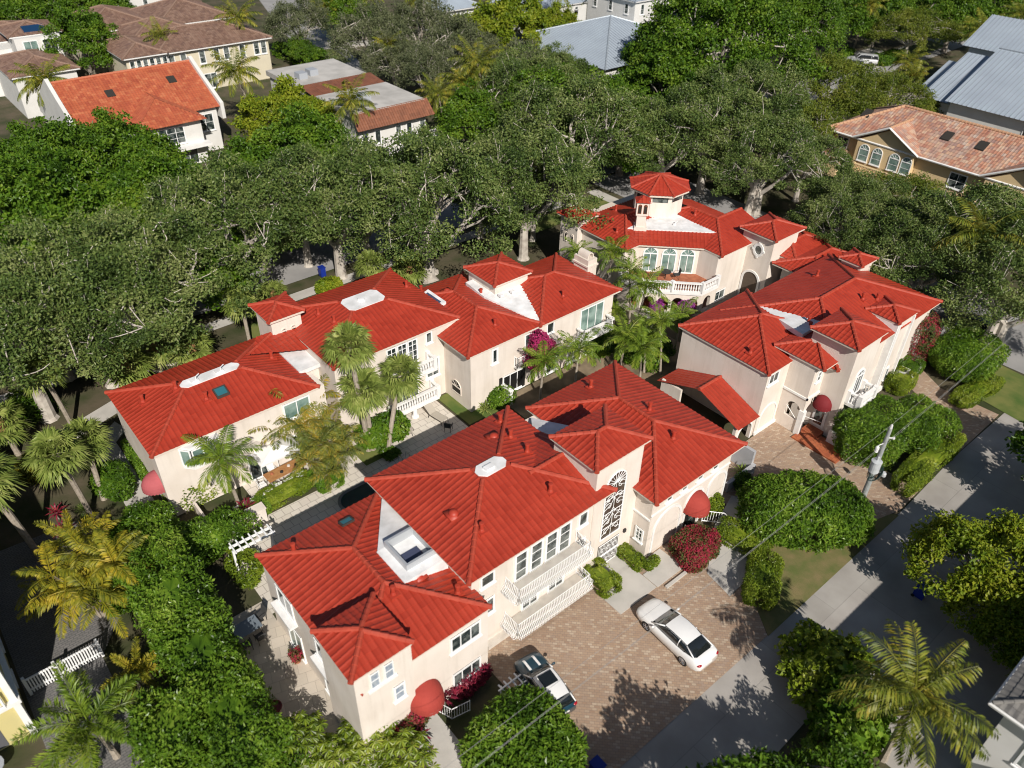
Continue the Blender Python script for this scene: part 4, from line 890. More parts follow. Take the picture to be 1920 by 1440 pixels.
b = MB(); V = []
wn_ = MB(); c = F.p(34.4, 5.3, 0)
for i in range(20):
    for rr, d in ((.42, .0), (.42, .08), (.66, .08), (.66, .0)): V.append(F.p(34.4+rr*.85*math.cos(i*math.pi/10), 5.35+rr*math.sin(i*math.pi/10), d))
b.add(V, [(4*i+a, 4*((i+1) % 20)+a, 4*((i+1) % 20)+(a+1) % 4, 4*i+(a+1) % 4) for i in range(20) for a in range(4)])
for k in range(4): t = k*math.pi/2; b.obox(F.p(34.4+.66*.85*math.cos(t)-.1, 5.35+.66*math.sin(t)-.1, 0), .2*F.u, (0, 0, .2), .1*F.n)
ov = b.build('oval_window', TRIM, V3); b = MB(); b.add([F.p(34.4+.37*math.cos(i*math.pi/10), 5.35+.43*math.sin(i*math.pi/10), .02) for i in range(20)], [tuple(range(20))]); b.build('pane', GLASS, ov)
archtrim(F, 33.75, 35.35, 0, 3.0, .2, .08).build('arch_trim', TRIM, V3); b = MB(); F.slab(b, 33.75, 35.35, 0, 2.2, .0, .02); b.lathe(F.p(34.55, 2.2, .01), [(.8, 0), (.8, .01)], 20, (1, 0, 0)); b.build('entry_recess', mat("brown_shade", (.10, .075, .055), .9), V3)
balustrade(V3, [(59.0, 33.3), (57.6, 33.3), (57.6, 32.2)], 0, 1.4)
w = MB(); w.box(60.2, 66, 28.2, 32.2, 0, 4.5); w.box(63, 66, 32, 35, 0, 4.6); w.build('porch', STUCCO, V3)
hip(V3, 59.2, 67, 27.6, 32.8, 4.7); hip(V3, 60.6, 67, 31.2, 35.4, 4.9)

# ------------------------------------------------------------------ right villa
D = thing('villa', 'right hand villa with lattice of red hipped towers above the utility pole', 'villa', (52, 24, 0), 'red tiled stucco villas')
D1 = (43.0, 51.7, 21.95, 30.25, 5.7); D0 = (47.0, 62.4, 19.05, 29.4, 5.9)
w = MB()
for q in ((43.2, 51.0, 22.1, 29.9, 0, 5.6), (48.5, 62.0, 19.5, 29.0, 0, 5.8), (47.4, 50.6, 18.3, 21.8, 0, 8.05), (55.2, 57.5, 19.15, 21.4, 0, 6.6), (60.9, 62.8, 25.6, 27.4, 5, 6.9)): w.box(*q)
w.box(45.86, 47.6, 20.1, 22.3, 2.95, 6.2)
w.build('wall', STUCCO, D)
r1 = hip(D, *D1); r2 = hip(D, *D0); r3 = hip(D, 45.66, 50.4, 19.4, 23.6, 6.35)
hip(D, 46.9, 51.0, 18.05, 21.9, 8.2); hip(D, 54.9, 57.9, 18.95, 21.8, 6.75); hip(D, 60.5, 63.0, 25.3, 27.6, 7.0)
d_ = MB(); d_.slab([(49.04, 27.7, 6.57), (47.6, 22.6, 6.98), (50.5, 22.6, 6.98)], .4); tag(d_.build('roof_deck', FLATW, D), 'long white valley cricket between two roofs of the right villa')
for x, y in ((43.9, 24.3),): vent(r1, x, y, rz(D1, x, y), .45)
for x, y in ((49.2, 23.0), (49.6, 23.4), (56.8, 27.2), (55.6, 22.5), (56.8, 21.9)): vent(r2, x, y, rz(D0, x, y), .5)
F = FF(22.1); window(D, F, 43.35, 44.6, 4.5, 5.55, 2, trim=.14)
archtrim(F, 43.6, 45.5, 0, 2.3, .12, .06).build('arch_trim', TRIM, D)
b = MB(); b.box(43.2, 45.86, 21.98, 22.12, 0, .25); b.box(45.78, 45.88, 20.0, 22.1, 3.25, 3.42); b.box(45.78, 47.4, 20.0, 20.12, 3.25, 3.42); b.build('string_course', TRIM, D)
wallholes(FL(45.86), 20.1, 22.1, 0, 2.95, [(20.35, 21.5, 1.15, 2.55, True)], .22).build('porch_wall', STUCCO, D)
wallholes(FF(20.1), 46.08, 47.6, 0, 2.95, [(46.2, 47.5, 0, 2.6, True)], .22).build('porch_wall', STUCCO, D)
b = MB(); b.box(45.75, 46.15, 19.95, 20.35, 0, 2.2); b.tube([(45.84, 20.4, 1.2), (45.84, 21.4, 2.0)], .03, 5); b.tube([(46.1, 20.0, 1.7), (47.3, 19.2, 1.0)], .025, 5); b.build('porch_post', TRIM, D)
window(D, FF(20.1), 46.3, 46.9, 4.6, 5.6, 1, 2, trim=.13)
F = FL(47.4); b = MB(); F.slab(b, 18.95, 20.0, .5, 2.5, 0, .07); dr = b.build('door', TRIM, D); b = MB(); F.slab(b, 19.15, 19.8, .7, 2.35, .07, .09); b.build('pane', GLASS, dr)
awning(D, F, 19.5, 2.5, .7, .7, .8, MAROON)
b = MB(); b.box(46.4, 47.4, 18.8, 20.1, 0, .3); b.build('doorstep', RBRICK, D)
F = FF(18.3); window(D, F, 48.45, 49.65, 3.35, 5.7, 3, 1, arch=True, trim=.16, name='french_door', sill=False)
b = MB(); b.box(48.0, 50.2, 17.2, 18.3, 2.95, 3.15); s_ = b.build('balcony', TRIM, D); balustrade(s_, [(48.1, 18.2), (48.1, 17.3), (50.1, 17.3), (50.1, 18.2)], 3.15, .95)
b = MB(); b.box(54.95, 55.25, 19.0, 21.5, 0, 6.55); b.box(54.9, 57.8, 18.9, 19.16, 0, .35); b.box(55.1, 55.4, 18.95, 19.2, .3, 6.55); b.box(57.4, 57.6, 18.95, 19.2, .3, 6.55); tag(b.build('chimney_trim', TRIM, D), 'white bands edging the tall chimney breast')
window(D, FF(19.15), 56.1, 56.6, .9, 2.2, 1, 1, arch=True, trim=.1)
# house number 18 over the porch arch
def digits(par, F, txt, a, z, h, m):
    for i, ch in enumerate(txt):
        cu = bpy.data.curves.new('digit', 'FONT'); cu.body = ch; cu.size = h*1.4; cu.extrude = .015
        o = bpy.data.objects.new('house_number', cu); C.objects.link(o)
        me = bpy.data.meshes.new_from_object(o); bpy.data.objects.remove(o)
        X = F.u; Y = np.array([0, 0, 1.0]); Z = F.n; P = F.p(a+i*h*.8, z, .03)
        me.transform(Matrix(((X[0], Y[0], Z[0], P[0]), (X[1], Y[1], Z[1], P[1]), (X[2], Y[2], Z[2], P[2]), (0, 0, 0, 1))))
        link(me, 'house_number', m, par)
digits(D, FF(20.1), '18', 46.55, 2.62, .42, BLACK)
# covered passage with its own little gable roof
GA = thing('garage_passage', 'low gabled red roof over the passage between the villas', 'covered passage', (42, 25.8, 0))
gr = tiled('roof', [[(40.55, 21.9, 1.95), (43.15, 21.9, 1.95), (43.15, 25.75, 3.38), (40.55, 25.75, 3.38)], [(40.55, 29.6, 1.95), (43.15, 29.6, 1.95), (43.15, 25.75, 3.38), (40.55, 25.75, 3.38)]], GA)
caps([((40.55, 25.75, 3.38), (43.15, 25.75, 3.38))], gr)
w = MB(); w.box(40.9, 43.15, 29.1, 29.35, 0, 1.9); w.box(40.75, 40.95, 27.4, 29.3, 0, 2.2); w.build('wall', STUCCO, GA)
w = wallholes(FF(22.15), 40.7, 43.15, 0, 1.95, [(41.1, 42.7, 0, 1.75, True)], .25); w.build('wall', STUCCO, GA); archtrim(FF(22.15), 41.1, 42.7, 0, 1.75, .12, .05).build('arch_trim', TRIM, GA)
w = MB(); w.box(45.2, 47.0, 16.4, 20.1, .0, .14); w.box(45.9, 46.8, 16.6, 17.1, .14, .34); r_ = thing('porch_step', 'red tiled porch platform with orange step by the maroon awning', 'porch', (46, 18, 0)); w.build('platform', RBRICK, r_)
w = MB(); w.box(46.75, 46.9, 16.5, 18.2, 0, 1.2); w.box(46.7, 46.95, 16.45, 16.75, 0, 1.35); r_ = thing('garden_wall', 'short white wall beside the red porch step', 'wall', (46.8, 17.3, 0)); w.build('wall', TRIM, r_)
w = MB(); w.prism([(59.0, 17.8), (62.0, 18.4), (62.4, 20.4), (62.2, 20.5), (61.8, 18.7), (58.9, 18.1)], 0, .75); r_ = thing('garden_wall', 'curved white planter wall beside the brick path', 'wall', (60.6, 18.4, 0)); w.build('wall', TRIM, r_)

# ------------------------------------------------------------------ cars
def carpaint(name, c):
    m = mat(name, c, .28, spec=.6); m.node_tree.nodes["Principled BSDF"].inputs["Coat Weight"].default_value = .7; return m
def loft(st, ring):
    b = MB(); n = len(st); k = None; V = []
    for s in st: r = ring(*s); k = len(r); V += r
    F = [(i*k+j, i*k+(j+1) % k, (i+1)*k+(j+1) % k, (i+1)*k+j) for i in range(n-1) for j in range(k)]
    F += [tuple(range(k))[::-1], tuple((n-1)*k+j for j in range(k))]
    b.add(V, F); return b
def car(label, st, gh, paint, roofp, wb, wr, W, loc, rzv, extras=None, cat='car', name='parked_car', glass=None, glen=None):
    r = thing(name, label, cat)
    ring = lambda y, w, zl, zt: [(-w*.86, y, zl), (-w, y, zl+.14), (-w*1.0, y, zl+(zt-zl)*.55), (-w*.97, y, zt-.06), (-w*.86, y, zt-.005), (-w*.45, y, zt+.02), (0, y, zt+.028), (w*.45, y, zt+.02), (w*.86, y, zt-.005), (w*.97, y, zt-.06), (w, y, zl+(zt-zl)*.55), (w, y, zl+.14), (w*.86, y, zl)]
    body = loft(st, ring).build('body', paint, r, True)
    ring2 = lambda y, wb_, wt, zb, zt: [(-wb_, y, zb), (-wb_*.5-wt*.5-.02, y, zb*.45+zt*.55), (-wt, y, zt-.04), (-wt*.8, y, zt), (0, y, zt+.02), (wt*.8, y, zt), (wt, y, zt-.04), (wb_*.5+wt*.5+.02, y, zb*.45+zt*.55), (wb_, y, zb)]
    loft(gh, ring2).build('windows', glass or mat("car_glass", (.012, .015, .016), .06, spec=.9), r, True)
    # roof skin and pillars in the body colour
    g1, g2 = gh[1:-1][0], gh[1:-1][-1]; b = MB(); V = []; mid = gh[1:-1]
    for y, wb_, wt, zb, zt in mid: V += [(-wt-.012, y, zt-.05), (-wt*.8, y, zt+.012), (0, y, zt+.034), (wt*.8, y, zt+.012), (wt+.012, y, zt-.05)]
    b.add(V, [(i*5+j, i*5+j+1, i*5+j+6, i*5+j+5) for i in range(len(mid)-1) for j in range(4)])
    for sg in (-1, 1):
        for (p, q) in ((gh[0], mid[0]), (gh[-1], mid[-1])): b.tube([(sg*p[1], p[0], p[3]), (sg*(q[2]+.005), q[0], q[4]-.04)], .045, 5)
        k = mid[len(mid)//2]; b.tube([(sg*k[1], k[0], k[3]), (sg*(k[2]+.01), k[0], k[4]-.03)], .035, 5)
    b.build('roof', roofp, r, True)
    for sg in (-1, 1):
        for y in (wb/2, -wb/2):
            b = MB(); b.lathe((sg*(W-.2), y, wr), [(wr*.7, 0), (wr, .02), (wr, .19), (wr*.85, .215), (wr*.66, .2)], 22, (sg, 0, 0)); t = b.build('wheel', mat("tyre_rubber", (.015, .015, .015), .8), r, True)
            b = MB(); c = np.array((sg*(W+.003), y, wr))
            for i in range(5):
                a = i*1.2566; b.tube([c, c+np.array([0, math.cos(a), math.sin(a)])*wr*.62], .035, 4)
            b.lathe(c, [(wr*.64, -.01), (wr*.64, .004), (wr*.56, .004), (wr*.56, -.01)], 18, (sg, 0, 0)); b.build('rim', mat("alloy", (.5, .5, .52), .3, metal=.9), t)
    yF, yR = st[0][0], st[-1][0]; wF, wR = st[1][1], st[-2][1]; zF, zR = st[1][3], st[-2][3]
    for sg in (-1, 1):
        b = MB(); b.ball((sg*wF*.78, yF-.16, zF-.1), .15, 10, 6, (1.0, .9, .55)); b.build('headlight', mat("headlight_glass", (.55, .57, .6), .1, spec=.9), r, True)
        b = MB(); b.ball((sg*wR*.80, yR+.12, zR-.16), .16, 10, 6, (1.1, .8, .6)); b.build('taillight', mat("taillight_red", (.32, .012, .02), .2), r, True)
        b = MB(); b.ball((sg*(W+.1), gh[0][0]-.28, gh[0][3]+.06), .12, 8, 5, (1, .6, .7)); b.tube([(sg*(W-.08), gh[0][0]-.25, gh[0][3]), (sg*(W+.05), gh[0][0]-.27, gh[0][3]+.04)], .03, 4); b.build('mirror', paint, r, True)
    b = MB(); b.box(-.26, .26, yR-.012, yR+.05, .55, .68); b.build('number_plate', TRIM, r)
    b = MB(); b.box(-wF*.55, wF*.55, yF-.06, yF+.006, .36, .52); b.build('grille', BLACK, r)
    if extras: extras(r)
    r.location = (*loc, .02); r.rotation_euler = (0, 0, rzv); return r
SED = [(2.44, .62, .34, .60), (2.34, .78, .27, .68), (2.05, .88, .22, .76), (1.5, .915, .20, .86), (1.0, .92, .19, .93), (.2, .925, .18, .94), (-.8, .925, .18, .96), (-1.5, .92, .19, 1.0), (-1.95, .90, .21, 1.03), (-2.28, .82, .26, 1.0), (-2.44, .68, .36, .86)]
SGH = [(1.12, .80, .74, .92, .93), (.35, .82, .63, .93, 1.36), (-.2, .83, .64, .94, 1.44), (-.8, .83, .63, .95, 1.43), (-1.25, .82, .60, .97, 1.35), (-2.0, .74, .66, 1.02, 1.04)]
WHITEP = carpaint("white_car_paint", (.78, .78, .77)); NAVY = carpaint("dark_teal_car_paint", (.006, .040, .065)); SILVER = carpaint("silver_car_paint", (.42, .43, .44))
car('white four door sedan parked on the brick driveway facing the villa', SED, SGH, WHITEP, WHITEP, 2.78, .33, .92, (24.9, 14.15), math.radians(-3))
MINI = [(1.92, .62, .30, .62), (1.83, .76, .24, .74), (1.5, .83, .2, .84), (1.0, .85, .18, .90), (.6, .855, .18, .93), (-.6, .86, .18, .96), (-1.3, .85, .2, .98), (-1.75, .80, .25, .95), (-1.92, .68, .34, .8)]
MGH = [(.85, .74, .68, .90, .91), (.25, .76, .63, .93, 1.33), (-.3, .77, .64, .94, 1.39), (-.9, .77, .63, .95, 1.37), (-1.4, .75, .60, .96, 1.28), (-1.8, .70, .60, .95, 1.0)]
def mini_extras(r):
    for sg in (-1, 1):
        b = MB(); V = []
        for y, zz in ((1.84, .70), (1.5, .878), (1.0, .938), (.86, .955)): V += [(sg*.22, y, zz+.014), (sg*.36, y, zz+.012)]
        b.add(V, [(2*i, 2*i+1, 2*i+3, 2*i+2) for i in range(3)]); b.build('bonnet_stripe', WHITEP, r)
    b = MB(); b.slab([(-.42, .12, 1.432), (.42, .12, 1.432), (.42, -.62, 1.448), (-.42, -.62, 1.448)], .02); b.build('sunroof', mat("car_glass", (.012, .015, .016), .06), r)
car('dark teal hatchback with white bonnet stripes and white roof beside the round bush', MINI, MGH, NAVY, WHITEP, 2.5, .30, .86, (17.05, 16.45), math.radians(-8), mini_extras)
TRK = [(2.7, .8, .4, .9), (2.6, .9, .35, 1.0), (1.6, .95, .32, 1.08), (.9, .95, .32, 1.12), (-.4, .95, .32, 1.15), (-.5, .95, .32, 1.15), (-2.4, .94, .34, 1.15), (-2.65, .9, .4, 1.12)]
TGH = [(1.25, .85, .78, 1.1, 1.12), (.6, .86, .74, 1.12, 1.72), (0, .86, .75, 1.12, 1.78), (-1.4, .88, .8, 1.15, 1.75), (-2.45, .88, .82, 1.15, 1.72), (-2.6, .88, .82, 1.15, 1.2)]
car('silver pickup with a camper shell parked in the far court, nearer of two', TRK, TGH, SILVER, SILVER, 3.4, .38, .95, (140.6, 72.8), math.radians(35), cat='truck', name='pickup_truck')
car('pale sport utility vehicle in the far court behind the silver pickup', TRK, TGH, carpaint("pale_car_paint", (.55, .56, .57)), carpaint("pale_car_paint", (.55, .56, .57)), 2.9, .38, .95, (145.8, 72.9), math.radians(35), cat='suv', name='parked_suv')
car('dark car parked under trees on the side street by the villa corner', SED, SGH, carpaint("black_car_paint", (.012, .014, .016)), MATS["black_car_paint"], 2.78, .33, .92, (70.4, 27.8), math.radians(4))
car('dark blue car under the trees at the right end of the side street', SED, SGH, carpaint("blue_car_paint", (.012, .03, .09)), MATS["blue_car_paint"], 2.78, .33, .92, (71.0, 18.5), math.radians(-3))

# ------------------------------------------------------------------ utility pole and wires
P_ = thing('utility_pole', 'grey utility pole with transformer cans beside the brick driveway', 'utility pole', (43.2, 13.2, 0))
b = MB(); b.tube([(43.2, 13.2, -.1), (43.2, 13.2, 3), (43.2, 13.2, 6.5)], [.2, .17, .12], 12); b.build('pole', mat("weathered_pole", (.25, .27, .265), .85, (.33, .34, .33), 4), P_)
b = MB(); b.lathe((42.82, 13.1, 3.1), [(.02, 0), (.33, .05), (.33, .85), (.35, .87), (.35, .93), (.1, 1.0)], 16); b.lathe((42.82, 13.1, 4.1), [(.06, 0), (.06, .25), (.03, .3)], 8); b.build('transformer', mat("pale_grey_paint", (.50, .52, .53), .5, (.42, .44, .45), 3), P_)
b = MB(); b.lathe((42.7, 13.35, 4.7), [(.02, 0), (.12, .03), (.12, .42), (.05, .5)], 10); b.tube([(43.2, 13.2, 5.3), (42.7, 13.35, 5.25)], .03, 5); b.build('cutout_switch', WHITE, P_)
b = MB(); b.tube([(43.2, 13.2, 5.75), (43.7, 12.95, 5.6)], .05, 6); b.lathe((43.7, 12.95, 5.5), [(.07, 0), (.09, .1), (.05, .2)], 8); b.lathe((43.2, 13.2, 6.45), [(.06, 0), (.11, .1), (.08, .35), (.04, .4)], 8); b.build('insulator', mat("porcelain_grey", (.6, .6, .58), .4), P_)
b = MB(); b.tube([(43.2, 13.2, 2.7), (43.7, 12.95, 2.6), (44.1, 12.8, 2.5)], .018, 5); b.lathe((44.1, 12.8, 2.1), [(.02, 0), (.17, .08), (.17, .28), (.1, .4)], 12); b.build('lamp_head', MATS["pale_grey_paint"], P_)
b = MB()
for k in range(6):
    a = np.linspace(0, 6.28, 14); b.tube(np.stack([43.0+(.35+.06*k)*np.cos(a+k), 13.0+.35*np.sin(a+k)*(.6+.1*k), 2.95+.3*np.sin(a*1.0+k*1.3)], -1), .02, 4)
b.build('loose_cable', mat("dark_green_cable", (.02, .05, .045), .5), P_)
WIRE = mat("wire_grey", (.26, .26, .25), .6)
for nm, (y, z, sag) in (('top', (13.2, 6.85, .3)), ('mid', (12.95, 5.65, .35)), ('low', (13.1, 5.5, .45))):
    for x1, yb in ((-8, y+.6), (92, y+1.2)):
        t = np.linspace(0, 1, 24); b = MB(); b.tube(np.stack([43.2+(x1-43.2)*t, y+(yb-y)*t, z-sag*4*t*(1-t)], -1), .009, 4, False); b.build('wire', WIRE, P_)

# ------------------------------------------------------------------ small things
def simple(name, label, cat, b, m, loc=None, group=None): o = b.build(name, m); return tag(o, label, cat, group)
b = MB(); b.obox((27.25, 16.7, .016), (1.85, 0, 0), (0, .18, 0), (0, 0, .14)); simple('wheel_stop', 'concrete wheel stop at the head of the driveway', 'wheel stop', b, CONC)
t = thing('trellis', 'white slatted trellis between the hatchback and the round bush', 'trellis', (15.4, 16.9, 0)); b = MB()
for i in range(4): b.obox((14.9+.35*i, 16.2, 1.1), (.08, 0, 0), (0, 1.5, 0), (0, 0, .06))
for j in range(3): b.obox((14.7, 16.45+.45*j, 1.17), (1.5, 0, 0), (0, .08, 0), (0, 0, .05))
b.build('slats', WHITE, t); b = MB()
for x, y in ((14.95, 16.4), (15.95, 16.4), (14.95, 17.5), (15.95, 17.5)): b.obox((x, y, 0), (.07, 0, 0), (0, .07, 0), (0, 0, 1.15))
b.build('posts', WHITE, t)
def table(label, loc, a, lx, ly, h, top, leg, rnd=False, group=None):
    t = thing('garden_table', label, 'table', (0, 0, 0), group); b = MB()
    if rnd: b.lathe((0, 0, h-.04), [(lx, 0), (lx, .04)], 18)
    else: b.box(-lx, lx, -ly, ly, h-.04, h)
    b.build('tabletop', top, t)
    for sx in (-1, 1):
        for sy in (-1, 1):
            k = .62 if rnd else .88
            b = MB(); b.tube([(sx*lx*k, sy*ly*k, 0), (sx*lx*k*.9, sy*ly*k*.9, h-.04)], .03, 5); b.build('leg', leg, t)
    t.location = (*loc, .02); t.rotation_euler = (0, 0, a); return t
def chair(label, group, m, seatm):
    t = thing('garden_chair', label, 'chair', (0, 0, 0), group)
    b = MB(); b.box(-.24, .24, -.24, .24, .40, .45); b.build('seat', seatm, t)
    b = MB(); b.obox((-.24, .22, .45), (.48, 0, 0), (0, .04, 0), (0, .12, .5)); b.build('backrest', seatm, t)
    for sx in (-1, 1):
        for sy in (-1, 1): b = MB(); b.tube([(sx*.23, sy*.23, 0), (sx*.22, sy*.22, .42)], .018, 4); b.build('leg', m, t)
        b = MB(); b.tube([(sx*.26, -.22, .42), (sx*.26, -.2, .64), (sx*.26, .26, .66)], .018, 4); b.build('armrest', m, t)
    return t
t1 = table('long wooden dining table under the white parasol', (14.1, 39.75), .04, 1.4, .5, .76, WOOD, IRON)
ch0 = chair('', 'chairs at the wooden dining table', WHITE, WHITE)
for i, (x, y, a, l) in enumerate([(13.1, 39.0, 3.14, 'white chair on the pool side of the wooden table, nearest the glass door'), (13.9, 39.0, 3.14, 'white chair on the pool side of the wooden table, second along'), (14.7, 39.0, 3.14, 'white chair on the pool side of the wooden table, third along'), (12.35, 39.7, 1.57, 'white chair at the left head of the wooden table'), (13.5, 40.5, 0, 'white chair behind the wooden table under the parasol')]):
    place(ch0, USED, (x, y, .02), a, 1, l, 'chairs at the wooden dining table')
U = thing('parasol', 'square white parasol shading the wooden dining table', 'parasol', (13.9, 40.3, 0)); b = MB(); c0 = (13.95, 40.35)
q4 = [(c0[0]+sx*1.5, c0[1]+sy*.95, 2.25) for sx, sy in ((-1, -1), (1, -1), (1, 1), (-1, 1))]; ap = (*c0, 2.75)
b.add(q4+[ap]+[(x, y, z-.14) for x, y, z in q4], [(0, 1, 4), (1, 2, 4), (2, 3, 4), (3, 0, 4)]+[(i, (i+1) % 4, 5+(i+1) % 4, 5+i) for i in range(4)]); b.build('canopy', mat("white_canvas", (.74, .73, .72), .9), U)
b = MB(); b.tube([(*c0, 0), (*c0, 2.75)], .03, 6); b.build('pole', WHITE, U)
b = MB(); rr = random.Random(3)
for i, (dx, dy) in enumerate(((-.9, .1), (-.3, -.15), (.35, .12), (.8, -.1))):
    bb = MB(); bb.lathe((14.1+dx, 39.75+dy, .78), [(.05, 0), (.12, .03), (.1, .12), (.05, .14)], 10); tag(bb.build('bowl', [TERRA, IRON, STONEW, BLACK][i]), ['terracotta bowl at the left end of the wooden table', 'dark bowl near the middle of the wooden table', 'pale bowl right of the middle of the wooden table', 'black bowl at the right end of the wooden table'][i], 'bowl', 'dishes on the wooden table')
table('small round wire table between two pool loungers', (23.66, 39.25), 0, .33, .33, .48, mat("tan_mesh", (.40, .36, .30), .8), IRON, True)
def lounger(label, loc, a):
    t = thing('sun_lounger', label, 'sun lounger', (0, 0, 0), 'loungers by the pool'); m = MATS["tan_mesh"]
    b = MB(); b.obox((-.33, -.9, .32), (.66, 0, 0), (0, 1.25, 0), (0, 0, .04)); b.build('seat', m, t)
    b = MB(); b.obox((-.33, .35, .34), (.66, 0, 0), (0, .62, .5), (0, -.03, .04)); b.build('backrest', m, t)
    for sx in (-1, 1):
        b = MB(); b.tube([(sx*.34, -.95, 0), (sx*.34, -.9, .34), (sx*.34, .35, .34), (sx*.34, 1.0, .85)], .02, 5); b.build('side_rail', IRON, t)
        b = MB(); b.tube([(sx*.34, .4, .34), (sx*.34, .5, 0)], .02, 5); b.build('leg', IRON, t)
    t.location = (*loc, .02); t.rotation_euler = (0, 0, a); return t
lounger('tan lounger with its back raised in front of the lower balcony column', (25.9, 38.5), .15); lounger('tan lounger lying beside the palm planting bed', (22.8, 38.7), .9)
chd = chair('dark iron chair in the shade at the corner of the pool deck', None, IRON, mat("dark_mesh", (.05, .05, .05), .8)); chd.location = (25.8, 36.8, .02); chd.rotation_euler = (0, 0, 2.2)
ld = thing('pool_ladder', 'pair of chrome pool ladder rails at the shaded pool edge', 'pool ladder', (21.2, 36, 0)); b = MB()
for x in (21.0, 21.6): b.tube([(x, 35.7, -.02), (x, 35.75, .7), (x, 36.15, .75), (x, 36.3, .02)], .025, 6)
b.build('rails', mat("chrome", (.6, .6, .6), .15, metal=1), ld)
table('dark glass patio table on the lower left terrace', (6.4, 29.5), .05, .85, .5, .74, mat("grey_glass_top", (.16, .19, .22), .15), IRON)
pc = chair('', 'chairs on the lower left terrace', IRON, MATS["dark_mesh"])
for x, y, a, l in ((7.5, 30.0, -1.4, 'black chair at the right end of the glass patio table'), (6.1, 28.7, 3.1, 'black chair on the near side of the glass patio table, left'), (6.9, 28.7, 3.2, 'black chair on the near side of the glass patio table, right'), (5.3, 25.2, 2.6, 'black chair beside the hedge on the lower terrace')): place(pc, USED, (x, y, .02), a, 1, l, 'chairs on the lower left terrace')
def pot(label, x, y, r, h, m, lm=None, s=7, cat='pot'):
    t = thing('plant_pot', label, cat, (x, y, 0)); b = MB(); b.lathe((x, y, .01), [(r*.65, 0), (r, h*.8), (r*1.1, h*.82), (r*1.1, h), (r*.9, h), (r*.85, h*.85)], 14); b.build('pot', m, t)
    if lm: f = bushmesh(s, r*1.2, r*1.2, r*1.8, lm, 260, .18, .08, parent=t, core=False); f.location = (x, y, h-.05); f.matrix_parent_inverse = Matrix.Translation(-t.location)
pot('wide dark fire bowl on the sunny lower terrace', 6.55, 22.4, .5, .35, mat("dark_bronze", (.06, .045, .04), .5)); pot('orange terracotta pot by the side door', 7.85, 26.3, .28, .4, TERRA, REDBL); pot('red glazed pot near the hedge on the lower terrace', 5.6, 24.4, .35, .4, mat("red_glaze", (.14, .02, .015), .4))
pot('terracotta pot of red flowers by the stone garden pier', 10.6, 38.3, .3, .45, TERRA, REDBL, 9); pot('tall pale planter at the left villa entrance', 6.0, 40.3, .4, .6, STONEW, REDBL, 11)
w = MB(); w.box(10.2, 11.3, 36.8, 37.4, 0, 1.15); w.box(10.15, 11.35, 36.75, 37.45, 1.15, 1.25); r_ = thing('garden_pier', 'stuccoed pier at the left end of the pool deck', 'pier', (10.7, 37, 0)); w.build('pier', STUCCO, r_)
t = thing('pergola', 'white open pergola beams by the left end of the pool deck', 'pergola', (9.5, 35.7, 0)); b = MB()
for y in (33.7, 34.2): b.obox((7.9, y, 2.0), (2.7, 0, 0), (0, .1, 0), (0, 0, .14))
for i in range(7): b.obox((8.0+.4*i, 33.5, 2.14), (.08, 0, 0), (0, 1.0, 0), (0, 0, .08))
b.build('beams', WHITE, t); b = MB()
for x in (8.0, 10.4): b.box(x-.06, x+.06, 33.9, 34.02, 0, 2.0)
b.build('posts', WHITE, t)
w = MB(); w.box(8.0, 8.15, 37.2, 40.4, 0, .9); w.box(8.15, 10.2, 37.2, 37.35, 0, .8); r_ = thing('garden_wall', 'low cream garden wall under the flowering bush', 'wall', (8.6, 38, 0)); w.build('wall', STUCCO, r_)
t = thing('air_conditioner', 'outdoor air conditioner with round fan on a bracket by the chimney', 'air conditioner', (58.3, 18.4, 0)); b = MB(); b.box(57.7, 58.7, 18.2, 18.9, .55, 1.3); b.build('case', mat("beige_metal", (.50, .50, .47), .5), t)
b = MB(); b.lathe((58.2, 18.55, 1.3), [(.3, 0), (.3, .03), (.26, .03), (.26, .005)], 18); b.lathe((58.2, 18.55, 1.3), [(.25, 0), (.25, .012)], 18); b.build('fan_grille', IRON, t); b = MB(); b.box(57.6, 58.8, 18.2, 19.15, .45, .55); b.build('bracket', TRIM, t)
def bin_(label, x, y):
    t = thing('wheelie_bin', label, 'bin', (x, y, 0), 'blue recycling bins'); m = mat("blue_plastic", (.01, .03, .25), .4); b = MB(); b.prism([(x-.25, y-.3), (x+.25, y-.3), (x+.25, y+.3), (x-.25, y+.3)], .08, .95); b.build('body', m, t)
    b = MB(); b.box(x-.29, x+.29, y-.33, y+.34, .95, 1.03); b.build('lid', m, t); b = MB()
    for sx in (-1, 1): b.lathe((x+sx*.26, y+.26, .1), [(.1, 0), (.1, .05)], 10, (sx, 0, 0))
    b.build('wheels', BLACK, t)
bin_('blue wheelie bin on the back street verge behind the rear villa', 30.07, 63.27); bin_('blue wheelie bin at the bottom edge beside the round bush', 16.04, 11.51); bin_('blue bin under the big tree on the alley', 38.61, 6.76)
f = thing('picket_fence', 'white picket fence across the grey neighbour driveway', 'fence', (-2, 33.3, 0)); b = MB()
for i in range(27): x = -3.7+3.5*i/26; b.box(x-.035, x+.035, 33.25, 33.3, .1, 1.25)
for z in (.25, 1.1): b.box(-3.75, -.15, 33.3, 33.36, z, z+.1)
b.build('pickets', WHITE, f); b = MB()
for x in (-3.75, -2.3, -.15): b.box(x-.07, x+.07, 33.22, 33.4, 0, 1.4)
b.build('posts', WHITE, f)
tf = thing('patio_set', 'round dark table on the upper terrace of the corner villa', 'table', (52.0, 38.9, 0)); b = MB(); b.lathe((52.0, 38.9, 3.6), [(.5, 0), (.5, .04)], 14); b.build('tabletop', IRON, tf); b = MB(); b.tube([(52.0, 38.9, 2.9), (52.0, 38.9, 3.6)], .05, 6); b.build('leg', IRON, tf)
